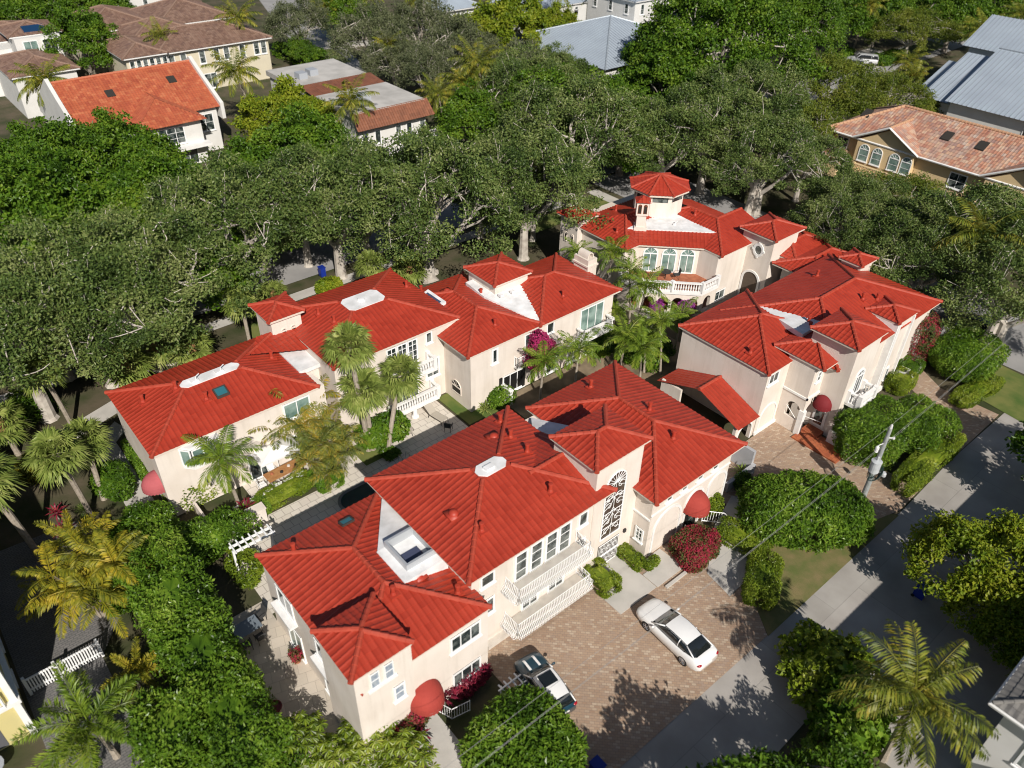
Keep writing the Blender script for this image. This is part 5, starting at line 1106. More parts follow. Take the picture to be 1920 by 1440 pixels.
tc = chair('', 'dark chairs on the upper terrace', IRON, MATS["dark_mesh"])
for x, y, a, l in ((51.3, 39.5, .8, 'dark chair left of the terrace table on the corner villa'), (52.8, 38.3, -2.2, 'dark chair right of the terrace table on the corner villa')): place(tc, USED, (x, y, 2.9), a, 1, l, 'dark chairs on the upper terrace')
# ------------------------------------------------------------------ houses round about
BROWNT = tilemat("brown_roof_tile", [(.17, .105, .075), (.22, .135, .10), (.26, .17, .125), (.15, .09, .07)], .4, .4)
ORANGT = tilemat("orange_roof_tile", [(.40, .10, .05), (.46, .13, .06), (.36, .085, .045), (.50, .17, .08)], .4, .4)
MIXT = tilemat("mixed_roof_tile", [(.36, .17, .12), (.48, .27, .18), (.54, .38, .27), (.32, .21, .18), (.46, .22, .14), (.46, .37, .31)], .4, .5)
METALR = mat("grey_metal_roof", (.40, .46, .52), .45, (.35, .40, .46), .3, spec=.5, metal=.15)
GREYSH = mat("grey_shingle", (.13, .125, .12), .9, (.20, .19, .175), 3, 6)
CREAM = mat("cream_stucco", (.62, .56, .42), .85, (.55, .50, .38), .6); TAN = mat("tan_stucco", (.70, .53, .30), .85, (.64, .48, .27), .6)
PALEW = mat("pale_wall", (.66, .65, .62), .85, (.60, .59, .56), .6); YEL = mat("yellow_wall", (.58, .50, .22), .85, (.52, .46, .22), .6)
BCAP = mat("brown_ridge_cap", (.24, .155, .115), .8); OCAP = mat("orange_ridge_cap", (.46, .15, .08), .8); MCAP = mat("tan_ridge_cap", (.48, .28, .17), .8); GCAP = mat("grey_ridge_cap", (.33, .37, .41), .4, metal=.3)
kb = dict(m=BROWNT, capm=BCAP, per=4, capr=.18, sm=TRIM)
H = thing('house', 'house with a long orange tile roof and white gable parapets, upper left', 'house', (28, 108, 0))
w = MB(); w.box(20, 37, 101.8, 117, 0, 5.4); w.box(26.2, 33.6, 98.6, 103, 0, 5.3); w.build('wall', PALEW, H)
ro = tiled('roof', [[(20.3, 101.2, 5.5), (37.4, 101.2, 5.5), (37.4, 109, 9.4), (20.3, 109, 9.4)], [(20.3, 117.5, 5.2), (37.4, 117.5, 5.2), (37.4, 109, 9.4), (20.3, 109, 9.4)]], H, ORANGT, per=4)
caps([((20.3, 109, 9.4), (37.4, 109, 9.4))], ro, OCAP, .18)
tiled('roof', [[(25.6, 97.8, 5.45), (34.2, 97.8, 5.45), (29.9, 102.1, 7.6)], [(25.6, 97.8, 5.45), (25.6, 105, 5.45), (29.9, 107.5, 7.62), (29.9, 102.1, 7.6)], [(34.2, 97.8, 5.45), (34.2, 105, 5.45), (29.9, 107.5, 7.62), (29.9, 102.1, 7.6)]], H, ORANGT, per=4)
w = MB()
for x in (19.9, 37.35):
    V = [(x+d, y, z) for d in (0, .45) for y, z in ((101, 4), (101, 6.0), (106, 8.4), (109, 10.0), (112, 8.4), (117.5, 5.4), (117.5, 4))]; w.add(V, [tuple(range(7)), tuple(range(13, 6, -1))]+[(i, (i+1) % 7, 7+(i+1) % 7, 7+i) for i in range(7)])
w.build('parapet', PALEW, H)
for x, y in ((33.8, 106.5), (26, 106)): b = MB(); zz = 5.5+.5*(y-101.2); b.slab([(x-.5, y-.5, zz-.1), (x+.5, y-.5, zz-.1), (x+.5, y+.5, zz+.4), (x-.5, y+.5, zz+.4)], .1); b.build('skylight', DARK, ro)
F = FF(98.6); window(H, F, 28.2, 31.4, 2.9, 5.0, 3, 3); window(H, F, 28, 32.5, .1, 2.2, 4, 1, sill=False); w = MB(); w.box(26, 34, 97.2, 98.6, 2.4, 2.7); w.build('porch_roof', TRIM, H)
window(H, FF(101.8), 34.2, 36.4, 2.6, 4.8, 2, 2)
H = thing('house', 'cream house with several brown hipped tile roofs, top left', 'house', (46, 140, 0))
w = MB()
for q in ((34.4, 40, 126.8, 137, 0, 6.4), (39, 56.8, 127.3, 138, 0, 6.2), (34.3, 45, 144.2, 157, 0, 6.6), (45, 57.6, 142.6, 156, 0, 6.5), (38, 50, 137, 146, 0, 5.9)): w.box(*q)
w.build('wall', CREAM, H)
for q in ((33.8, 40.4, 126.1, 137.6, 6.5), (38.8, 57.4, 126.6, 138.2, 6.3), (33.6, 45.6, 143.5, 157.6, 6.7), (44.6, 58.2, 142, 156.6, 6.6), (37.6, 50.5, 135, 147, 6.1)): hip(H, *q, s=.36, **kb)
for i, a in enumerate(np.arange(34.8, 39.6, .95)): window(H, FF(126.8), a, a+.8, 4.3, 6.0, 1, 2)
for a in (40.6, 42.4, 45.3, 47.6, 49.2, 51.8, 54.2, 55.4): window(H, FF(127.3), a, a+1.0, 3.9, 5.8, 1, 2)
window(H, FF(127.3), 43.5, 47.5, .1, 2.4, 4); 
H = thing('house', 'white house with grey brown roofs and a blue solar panel at the left edge', 'house', (25, 142, 0))
w = MB()
for q in ((19, 29.6, 142, 156, 0, 6.4), (20, 28, 129, 142, 0, 5.6), (23, 29.2, 138, 142, 5, 8.4)): w.box(*q)
w.build('wall', PALEW, H)
for q in ((18.5, 30.2, 146, 157, 6.6), (19.4, 28.6, 128.4, 141, 5.7), (22.5, 30, 139, 147, 8.5)): r_ = hip(H, *q, s=.3, **kb)
b = MB(); b.slab([(25, 139.8, 8.86), (28, 139.8, 8.86), (28, 141.4, 9.36), (25, 141.4, 9.36)], .1); b.build('solar_panel', mat("solar_blue", (.01, .04, .10), .2), r_)
window(H, FF(138), 24, 26, 6.2, 8.0, 2, glass=GGLASS); window(H, FF(138), 26.6, 28.6, 6.2, 8.0, 2)
H = thing('house', 'white building with a flat pale roof and brown mansard edge', 'house', (53, 96, 0))
w = MB(); w.box(46.6, 56.4, 82.9, 105.6, 0, 6.8); w.build('wall', PALEW, H)
FLG = mat("pale_gravel_roof", (.50, .48, .45), .95, (.38, .365, .34), .5, 8)
d_ = MB(); d_.box(46.3, 56.7, 83.3, 92.3, 6.8, 7.35); d_.box(46.3, 56.7, 96.4, 106, 6.8, 7.45); d_.build('flat_roof', FLG, H)
tiled('roof', [[(46.0, 81.9, 5.7), (57.2, 81.9, 5.7), (57.0, 83.4, 7.4), (46.2, 83.4, 7.4)], [(46.2, 92.3, 7.1), (56.9, 92.3, 7.1), (56.9, 96.4, 7.6), (46.2, 96.4, 7.6)]], H, tilemat("rust_roof_tile", [(.20, .08, .045), (.25, .10, .055), (.17, .07, .04)], .4, .4), per=4)
b = MB()
for x, y in ((48.5, 86.5), (50.3, 87.2), (48.5, 100), (50.4, 100.6)): b.box(x-.6, x+.6, y-.7, y+.7, 7.3, 8.2)
b.build('rooftop_unit', mat("unit_grey", (.35, .37, .40), .6), H)
for a, z in ((47.0, 2.8), (48.8, 3.4), (51.8, 4.0), (53.4, 3.2), (55.4, 3)): window(H, FF(82.9), a, a+.9, z, 5.1, 1)
railing(H, [(52.5, 82.0), (57.6, 82.0)], 2.9, .9, .3, r=.03)
H = thing('house', 'distant house with a pale grey hipped roof at the top centre', 'house', (99, 135, 0)); w = MB(); w.box(95.6, 104, 132.6, 141, 0, 4.6); w.build('wall', PALEW, H)
hip(H, 95, 104.8, 131.8, 141.6, 4.8, s=.4, m=METALR, capm=GCAP, per=4, col=.6, sm=TRIM)
for a in (97, 99, 101, 103): window(H, FF(132.6), a-.5, a+.5, 1.8, 4, 1, 2)
H = thing('house', 'house with a big blue grey standing seam hip roof among the trees', 'house', (104, 97, 0)); w = MB(); w.box(92, 116, 86, 108, 0, 4.8); w.build('wall', PALEW, H)
def seam(faces, H, capl=None, name='roof'):
    ro = tiled(name, faces, H, METALR, col=.62, A=.0, step=.0, per=1); b = MB()
    for p in faces:
        P = np.array(p); N = np.zeros(3)
        for i in range(len(P)): N += np.cross(P[i], P[(i+1) % len(P)])
        N *= np.sign(N[2]); N /= np.linalg.norm(N); u = np.cross([0, 0, 1.], N); u /= np.linalg.norm(u); v = np.cross(N, u); a = P@u; bb = P@v; d = N@P[0]
        for s_ in np.arange(math.ceil(a.min()/.62), a.max()/.62)*.62:
            ys = []
            for i in range(len(P)):
                j = (i+1) % len(P)
                if (a[i]-s_)*(a[j]-s_) < 0: t = (s_-a[i])/(a[j]-a[i]); ys.append(bb[i]+t*(bb[j]-bb[i]))
            if len(ys) >= 2: o = s_*u+min(ys)*v+d*N; b.obox(o-u*.03, u*.06, v*(max(ys)-min(ys)), N*.07)
    b.build('seam', GCAP, ro)
    if capl: caps(capl, ro, GCAP, .14)
    return ro
ap = (104, 97, 9); c4 = [(91, 85, 5), (117, 85, 5), (117, 109, 5), (91, 109, 5)]
seam([[c4[i], c4[(i+1) % 4], ap] for i in range(4)], H, [(c4[i], ap) for i in range(4)])
H = thing('house', 'tan house with mottled tile roof, front gables and arched windows, right edge', 'house', (100, 30, 0))
w = MB(); w.box(94.4, 106, 4, 48.6, 0, 5.2); w.box(93.0, 94.6, 46, 48.6, 0, 2.6)
for y0, y1 in ((37.4, 44.6), (22.0, 29.2)):
    ym = (y0+y1)/2; V = [(x, y, z) for x in (93.7, 97) for y, z in ((y0, 0), (y1, 0), (y1, 5.3), (ym, 7.4), (y0, 5.3))]; w.add(V, [(0, 1, 2, 3, 4), (9, 8, 7, 6, 5)]+[(i, (i+1) % 5, 5+(i+1) % 5, 5+i) for i in range(5)])
w.build('wall', TAN, H); zr = 5.4+6.2*.5
ro = tiled('roof', [[(93.8, 3, 5.4), (93.8, 49.2, 5.4), (100, 43, zr), (100, 3, zr)], [(93.8, 49.2, 5.4), (106.2, 49.2, 5.4), (100, 43, zr)], [(106.2, 3, 5.4), (106.2, 49.2, 5.4), (100, 43, zr), (100, 3, zr)],
  [(92.6, 45.6, 2.6), (92.6, 49, 2.6), (94.5, 49, 3.5), (94.5, 45.6, 3.5)]], H, MIXT, per=6, course=.5)
caps([((93.8, 49.2, 5.4), (100, 43, zr)), ((100, 3, zr), (100, 43, zr)), ((106.2, 49.2, 5.4), (100, 43, zr))], ro, MCAP, .2)
for y0, y1 in ((36.8, 45.2), (21.4, 29.8)):
    ym = (y0+y1)/2; g = tiled('gable_roof', [[(93.2, y0, 5.5), (93.2, ym, 7.7), (99.0, ym, 7.7), (95.3, y0, 5.5)], [(93.2, y1, 5.5), (93.2, ym, 7.7), (99.0, ym, 7.7), (95.3, y1, 5.5)]], H, MIXT, per=6, course=.5); caps([((93.2, ym, 7.7), (98.6, ym, 7.7))], g, MCAP, .18)
    b = MB(); b.tube([(93.2, y0, 5.5), (93.2, ym, 7.72)], .13, 4); b.tube([(93.2, y1, 5.5), (93.2, ym, 7.72)], .13, 4); b.build('bargeboard', TRIM, g)
    F = FL(93.7)
    for a in (ym+1.9, ym+.2, ym-2.0, ym-3.5): window(H, F, a-.1, a+1.2, 2.9, 5.0, 1, 2, arch=True, trim=.09, glass=GGLASS)
b = MB(); b.tube([(93.7, 3, 5.35), (93.7, 49.3, 5.35)], .12, 5); b.build('gutter', TRIM, ro)
for y in (15, 18, 21.5, 32, 36, 46.2): b = MB(); zz = 5.4+.5*3.6; b.slab([(96.8, y-.5, zz-.1), (98.0, y-.5, zz+.5), (98.0, y+.5, zz+.5), (96.8, y+.5, zz-.1)], .15); b.build('skylight', DARK, ro)
F = FL(94.4); window(H, F, 46.0, 47.6, 3.2, 4.9, 2, 2); window(H, F, 31.2, 33.2, 2.9, 4.7, 2, 2); window(H, F, 46.2, 47.8, .6, 2.2, 2)
s_ = MB(); s_.box(92.9, 93.7, 22, 29.2, 1.6, 1.8); s_ = s_.build('balcony', TAN, H); balustrade(s_, [(93, 29.2), (93, 22)], 1.8, .9, .4, m=TAN)
s_ = MB(); s_.box(92.9, 93.7, 38, 44, 1.6, 1.8); s_ = s_.build('balcony', TAN, H); balustrade(s_, [(93, 44), (93, 38)], 1.8, .9, .4, m=TAN)
H = thing('house', 'large house with blue grey standing seam metal roofs, right edge', 'house', (125, 38, 0))
w = MB(); w.box(116, 138, 12, 44, 0, 5.8); w.box(117.5, 140, 44, 48, 0, 5.0); w.box(137, 150, 30, 52, 0, 8.5); w.build('wall', PALEW, H)
seam([[(115.2, 10, 6), (115.2, 44.5, 6), (127.5, 44.5, 11), (127.5, 10, 11)], [(139.8, 10, 6), (139.8, 44.5, 6), (127.5, 44.5, 11), (127.5, 10, 11)]], H, [((127.5, 10, 11), (127.5, 44.5, 11))])
seam([[(116.6, 44.6, 5.4), (116.6, 48.6, 5.4), (128, 48.6, 9.6), (128, 44.6, 9.6)]], H); seam([[(121, 48.6, 5.4), (121, 50.8, 5.4), (128, 50.8, 8.0), (128, 48.6, 8.0)]], H)
seam([[(136.5, 28, 8.5), (136.5, 53, 8.5), (144, 53, 12), (144, 28, 12)], [(151.5, 28, 8.5), (151.5, 53, 8.5), (144, 53, 12), (144, 28, 12)]], H)
for a in (30.5, 31.7, 33): window(H, FL(116), a, a+1.1, 3.2, 5.3, 1, glass=DARK)
H = thing('house', 'yellow building with white balcony and dark windows, bottom left edge', 'house', (-8, 40, 0))
w = MB(); w.box(-14, -4.2, 31.0, 62, 0, 9); w.build('wall', YEL, H); w = MB(); w.box(-14.3, -3.95, 30.75, 62, 2.7, 2.95); w.box(-14.3, -3.95, 30.75, 62, 5.7, 5.95); w.box(-4.35, -4.05, 30.85, 31.2, 0, 9); w.build('trim_band', TRIM, H)
F = Fc((-4.2, 0), (0, 1), (1, 0))
for a in (33.5, 36.2, 38.9, 41.6): window(H, F, a, a+1.3, .8, 2.4, 2); window(H, F, a, a+1.3, 3.6, 5.3, 2)
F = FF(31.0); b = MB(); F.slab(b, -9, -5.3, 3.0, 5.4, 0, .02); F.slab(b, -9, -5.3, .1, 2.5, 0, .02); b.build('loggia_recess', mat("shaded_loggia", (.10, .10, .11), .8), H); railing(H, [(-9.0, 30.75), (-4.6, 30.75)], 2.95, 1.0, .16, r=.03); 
b = MB(); b.lathe((-6.2, 29.8, .75), [(.6, 0), (.6, .04)], 14); b.tube([(-6.2, 29.8, 0), (-6.2, 29.8, .75)], .05, 5); t = thing('garden_table', 'round grey table under the yellow building', 'table', (-6.2, 29.8, 0)); b.build('tabletop', mat("unit_grey", (.35, .37, .40), .6), t)
H = thing('house', 'pale house with a dark shingle roof and white gutter, bottom right corner', 'house', (40, -6, 0))
w = MB(); w.box(29.4, 50, -16, 0.05, 0, 6.5); w.build('wall', PALEW, H); hip(H, 28.8, 50.6, -16.6, .65, 6.7, s=.4, m=GREYSH, capm=GREYSH, per=2, capr=.1, sm=TRIM)
b = MB(); b.tube([(50.6, .68, 6.62), (28.75, .68, 6.62), (28.75, -16.6, 6.62)], .11, 5); b.build('gutter', TRIM, H); window(H, FL(29.4), -3.2, -1.2, 3.6, 5.4, 2); window(H, FL(29.4), -6.6, -4.4, 3.4, 5.4, 2)
s_ = MB(); s_.box(27.6, 29.4, -8, -1.5, 2.9, 3.1); s_ = s_.build('balcony', TRIM, H); railing(s_, [(27.7, -1.6), (27.7, -8)], 3.1, 1.0, .16, r=.03)
def whitebox(label, x, y, lx, ly, h, n=3):
    H = thing('house', label, 'house', (x, y, 0)); w = MB(); w.box(x-lx, x+lx, y-ly, y+ly, 0, h); w.build('wall', PALEW, H); hip(H, x-lx-.5, x+lx+.5, y-ly-.5, y+ly+.5, h+.05, s=.35, m=METALR, capm=GCAP, per=2, col=.6, sm=TRIM)
    for i in range(n):
        a = x-lx+(i+.5)*2*lx/n; window(H, FF(y-ly), a-.5, a+.5, h-2.4, h-.6, 1, 2); window(H, FF(y-ly), a-.5, a+.5, .8, 2.8, 1, 2)
        a = y-ly+(i+.5)*2*ly/n; window(H, FL(x-lx), a-.5, a+.5, h-2.4, h-.6, 1, 2)
whitebox('tall white house behind the blue grey hip roof, top centre', 121.93, 108.39, 6, 6, 9)
whitebox('long low white building behind yellow green trees, top centre', 118.65, 131.13, 9, 5, 4)
whitebox('white house peeping over trees at the top, right of centre', 166.85, 93.32, 7, 6, 6)
whitebox('white house at the top edge behind brown roofs', 54.36, 181.25, 10, 5, 5)
whitebox('grey house hidden in trees at the left edge', 10.74, 97.66, 3.5, 3.5, 4)
# ------------------------------------------------------------------ trees
oakA = tree('oak_tree', 'oak', 11, 7.0, 11.5, 4.0, OAKL, 300, 115, .26, 1.0, 7, .45, .55, 1.0, barkm=PALEBARK, base=.54, nk=.5)
oakB = tree('oak_tree', 'oak', 12, 7.6, 11, 3.2, OAKL, 320, 115, .26, 1.0, 8, .5, .5, 1.0, barkm=PALEBARK, multi=3, base=.54, nk=.5)
oakC = tree('oak_tree', 'oak', 13, 6.2, 10.5, 3.8, OAKL, 250, 115, .25, .95, 6, .4, .6, 1.0, barkm=PALEBARK, base=.54, nk=.5)
grnA = tree('broadleaf_tree', 'tree', 21, 5.4, 9.5, 2.5, GREENL, 270, 90, .36, .95, 6, .35, .7, .3, lw=.62, base=.3)
grnB = tree('broadleaf_tree', 'tree', 22, 6.2, 8.5, 2.2, GREENL, 290, 90, .38, 1.0, 7, .4, .6, .3, lw=.62, base=.3)
brt = tree('broadleaf_tree', 'tree', 23, 5.6, 8, 2.0, BRIGHTL, 250, 90, .36, .95, 6, .35, .65, .2, lw=.62, base=.25)
fea = tree('feathery_tree', 'tree', 24, 6.5, 7.2, 2.6, FEATHL, 260, 90, .30, 1.0, 7, .3, .35, 1.0, barkm=PALEBARK, lw=.4, base=.62)
ban = tree('banyan_tree', 'tree', 25, 10.5, 14, 4.0, GREENL, 520, 100, .40, 1.45, 10, .8, .6, .8, barkm=PALEBARK, lw=.6, multi=6, base=.35)
big = tree('broadleaf_tree', 'tree', 26, 5.2, 7.0, 2.0, BRIGHTL, 190, 130, .34, 1.0, 7, .3, .6, .3, lw=.6, base=.3)
gry = tree('feathery_tree', 'tree', 27, 5.6, 9, 2.5, leafmat("grey_green_leaf", [(.05, .07, .03), (.10, .12, .055), (.15, .17, .08), (.20, .21, .11)], .3, .55, .3), 180, 80, .34, 1.2, 6, .35, .8, 1.0, barkm=PALEBARK, lw=.4, base=.25)
RR = random.Random(5)
TG = {'o': 'oaks of the canopy', 'g': 'green broadleaf trees', 'b': 'yellow green trees', 'f': 'feathery flat topped trees', 'r': 'grey green trees'}
KI = {'oA': oakA, 'oB': oakB, 'oC': oakC, 'gA': grnA, 'gB': grnB, 'b': brt, 'f': fea, 'n': ban, 'B': big, 'r': gry}
TREES = [
 ('oB', 12.4, 58.6, 1.0, 'spreading oak with pale forked trunks behind the left end of the rear villa'),
 ('oA', 31.4, 62, 1.0, 'oak behind the middle of the rear villa, over the blue bin'),
 ('oB', 37.9, 57.0, 1.08, 'wide oak with a many limbed pale trunk behind the square tower roof'),
 ('oA', 48.0, 54.0, 1.0, 'oak with leaning pale trunks left of the cupola villa'),
 ('oB', 61.3, 61.2, 1.1, 'old fig like oak rooted just left of the cupola'),
 ('oC', 47.48, 60.46, .8, 'oak above the flat roofed white building, nearest its right corner'),
 ('oC', 22.29, 64.07, 1.15, 'oak with bare twigs left of the street gap behind the rear villa'),
 ('gB', 7.61, 64.67, 1.15, 'leafy tree in the dark canopy at the left edge, level with the rear roofs'),
 ('oC', 8.49, 58.00, 1.1, 'oak overhanging the lawn beyond the left end of the rear villa'),
 ('oA', 3.41, 56.65, 1.0, 'oak at the left edge above the fan palms'),
 ('gA', 9.80, 77.88, 1.1, 'leafy tree at the left edge below the grey house'),
 ('oC', 30.03, 65.99, .9, 'oak between the orange roofed house and the rear villa'),
 ('gA', 19.63, 75.31, .95, 'dark green tree below the white porch of the orange roofed house'),
 ('gB', 21.09, 92.77, .95, 'dense green tree hiding the front of the orange roof'),
 ('gA', 15.65, 90.12, 1.0, 'dense green tree left below the orange roof'),
 ('gB', 12.41, 93.52, .95, 'green tree at the left edge beside the grey house'),
 ('gA', 19.97, 75.53, .95, 'green tree between the twiggy oaks on the left'),
 ('b', 42.31, 91.55, 1.05, 'bright green tree right of the orange roof'),
 ('gB', 32.57, 78.19, .9, 'green tree right of the white porch house'),
 ('gA', 36.90, 77.14, 1.0, 'dark tree beneath the coconut palm by the flat roof'),
 ('gB', 27.14, 73.51, .9, 'green tree beside the teal awning left of centre'),
 ('gA', 26.40, 67.82, .95, 'glossy green tree at the street gap behind the rear villa'),
 ('r', 66.55, 135.29, 1.0, 'grey green street tree right of the brown roofed house'),
 ('r', 70.11, 116.93, 1.1, 'grey green tree beyond the flat roofed building'),
 ('r', 79.46, 116.87, 1.1, 'grey green tree below the pale grey roof at the top'),
 ('r', 77.32, 103.66, 1.1, 'grey green tree left of the yellow green crown'),
 ('b', 90.34, 108.31, 1.35, 'large round yellow green tree at the top centre'),
 ('b', 104.59, 110.39, .9, 'small golden green tree right of the large yellow green one'),
 ('oC', 80.25, 85.31, .85, 'brownish oak in front of the blue grey hip roof'),
 ('r', 75.59, 88.70, 1.1, 'grey green tree behind the tall street palms'),
 ('oC', 69.10, 78.29, 1.0, 'twiggy oak in the middle of the far canopy'),
 ('gB', 74.44, 74.18, 1.0, 'glossy green tree below the blue grey hip roof'),
 ('gA', 67.63, 73.96, 1.0, 'green tree with a bare branch in the middle canopy'),
 ('gB', 71.96, 63.30, 1.1, 'deep green tree left of the banyan trunk'),
 ('gA', 78.67, 72.42, .8, 'green tree at the lower corner of the blue grey hip roof'),
 ('n', 99.30, 71.23, 1.1, 'huge banyan with aerial roots in the upper right'),
 ('n', 125.86, 77.88, .9, 'broad dark tree right of the banyan at the top'),
 ('gB', 100.18, 81.50, 1.0, 'green tree shading the blue grey hip roof'),
 ('gA', 88.43, 69.83, 1.1, 'green tree under the left side of the banyan'),
 ('gB', 149.38, 82.83, 1.1, 'green tree above the parked pickup'),
 ('oA', 75.67, 53.47, 1.0, 'oak directly behind the cupola'),
 ('oC', 71.26, 55.92, .9, 'small oak left behind the cupola'),
 ('oB', 76.03, 46.12, .9, 'oak over the side street right of the cupola'),
 ('oA', 88.87, 56.90, .95, 'oak beyond the street behind the cupola'),
 ('f', 111.18, 58.92, 1.1, 'flat topped feathery tree in front of the parked pickup'),
 ('f', 113.97, 52.17, 1.0, 'flat topped feathery tree left of the metal roofed house'),
 ('f', 92.02, 53.20, 1.05, 'flat topped feathery tree left of the tan house'),
 ('oC', 83.11, 45.03, .75, 'oak at the left corner of the tan house'),
 ('f', 83.08, 32.94, .8, 'flat topped feathery tree in front of the tan house gable'),
 ('oA', 75.99, 34.71, 0.7, 'oak on the side street left in front of the tan house'),
 ('oC', 79.15, 26.71, 0.65, 'oak in front of the tan house between its gables'),
 ('oB', 69.60, 23.99, 0.8, 'oak with a forked trunk behind the right villa roof'),
 ('oA', 74.06, 20.95, .9, 'oak with yellow palm fronds beside it at the right edge'),
 ('oC', 70.42, 31.99, .75, 'oak over the side street between the two right villas'),
 ('oB', 69.39, 16.18, .85, 'oak leaning in from the right edge above the front lawn'),
 ('gA', 84.29, 22.33, .7, 'green tree against the tan house at the right edge'),
 ('f', 154.55, 69.38, 1.1, 'feathery tree behind the small green lawn, top right'),
 ('gA', 159.35, 78.66, 1.0, 'green tree at the top right above the red path'),
 ('gB', 167.10, 67.83, 1.1, 'green tree at the top right edge of the lawn'),
 ('gA', 186.84, 68.46, 1.1, 'green tree in the top right corner'),
 ('gB', 173.78, 78.63, 1.0, 'green tree on the top edge, right'),
 ('gB', 32.53, 168.92, 1.1, 'green tree in the top left corner'),
 ('gA', 32.19, 138.99, 1.0, 'dark green tree between the two brown roofed houses'),
 ('gB', 42.32, 168.60, 1.0, 'green tree on the top edge left of the brown roofs'),
 ('gA', 77.91, 140.34, .9, 'green tree at the top left of centre by the street palms'),
 ('gA', 63.64, 130.84, .45, 'low clipped green tree by the far driveway'),
 ('B', 39.96, 4.37, .78, 'big bright green tree at the right edge beside the alley'),
 ('B', 38.63, 2.07, .6, 'lower bright green tree at the right edge below the big one'),
 ('gB', 91.61, 65.70, 1.0, 'green tree in front of the banyan trunks'),
 ('oC', 51.5, 56.5, .7, 'small oak overhanging the left gable of the cupola villa'),
 ('gA', 16.58, 62.21, .95, 'leafy green tree between the forked trunk oak and the bare twig oak'),
 ('gA', 12.60, 81.22, 1.0, 'green tree in the left canopy below the orange roof'),
 ('oC', 34.30, 61.71, .95, 'small oak over the street behind the white roof deck'),
 ('oC', 6.01, 61.02, 1.0, 'dark oak at the left above the curved fan palm'),
 ('oC', 71.65, 26.98, 0.6, 'oak with pale stems right of the right villa roof'),
 ('f', 106.78, 52.29, .6, 'feathery tree behind the tan house ridge'),
 ('gB', 62.97, 80.10, .9, 'green tree around the feet of the tall street palms'),
 ('r', 67.80, 98.86, .9, 'grey green tree right of the flat roofed building'),
 ('r', 68.82, 108.87, .8, 'grey green tree above the flat roofed building'),
]
for k, x, y, s, lab in TREES:
    place(KI[k], USED, (x, y, -.02), RR.random()*6.28, s*(.96+.08*RR.random()), lab, TG.get(k[0]))
# shade trees standing just outside the picture, whose shadows lie on the driveway
for x, y, s, lab in ((14.6, 3.5, .95, 'shade tree below the bottom edge, casting its shadow on the driveway'), (20.5, 3.0, .7, 'second shade tree below the bottom edge beside the alley'), (53.0, 2.5, 1.0, 'shade tree on the far side of the alley at the right')):
    place(grnB, USED, (x, y, 0), 1.0+x, s*.8, lab)

# ------------------------------------------------------------------ palms
coA = palm('coconut_palm', '', 31, 8.5, 20, 3.9, COCO, (1.0, .5), .16, 34, .08, .85, .55, nut=True)
coB = palm('coconut_palm', '', 32, 7.0, 24, 3.7, COCO, (-.8, .9), .16, 34, .08, .8, .6)
adA = palm('green_palm', '', 33, 3.6, 15, 2.3, ADON, (.25, .2), .1, 42, .05, .55, .35, crownsh=.7, e=(-.1, 1.2), droop=(1.2, 1.7))
adB = palm('green_palm', '', 34, 5.2, 15, 2.4, ADON, (-.5, .5), .1, 42, .05, .55, .35, crownsh=.7, e=(-.1, 1.2), droop=(1.2, 1.7))
fox = palm('foxtail_palm', '', 35, 3.2, 15, 3.2, ADON, (.2, .3), .14, 120, .055, .6, .1, e=(-.1, 1.0), droop=(1.1, 1.6), width=.7, plume=True)
gol = palm('golden_palm', '', 36, 3.6, 14, 3.0, GOLD, (.4, .3), .13, 90, .055, .5, .1, e=(-.1, 1.1), droop=(1.0, 1.5), width=.7, plume=True)
fnA = fanpalm('fan_palm', '', 41, 4.8, 34, 1.55, None, (.3, .4), .17, 0)
fnB = fanpalm('fan_palm', '', 42, 6.2, 36, 1.6, None, (-.5, .6), .17, 0)
fnD = fanpalm('fan_palm', '', 44, 9.0, 36, 1.6, None, (-.4, .3), .17)
fnE = fanpalm('fan_palm', '', 45, 5.2, 34, 1.6, None, (2.3, 1.2), .17)
fnC = fanpalm('fan_palm', '', 43, 3.0, 26, 1.8, None, (.2, .2), .2, 1.2)
arc = clumppalm('areca_palm', '', 51, 7, 4.2, 8, 2.3, ARECA, 1.5)
gcl = clumppalm('golden_cane_palm', '', 52, 9, 3.6, 8, 2.4, GOLD, 1.5, nl=34, ll=.45)
PK = {'cA': coA, 'cB': coB, 'aA': adA, 'aB': adB, 'x': fox, 'gl': gol, 'fA': fnA, 'fB': fnB, 'fC': fnC, 'fD': fnD, 'fE': fnE, 'ar': arc, 'gc': gcl}
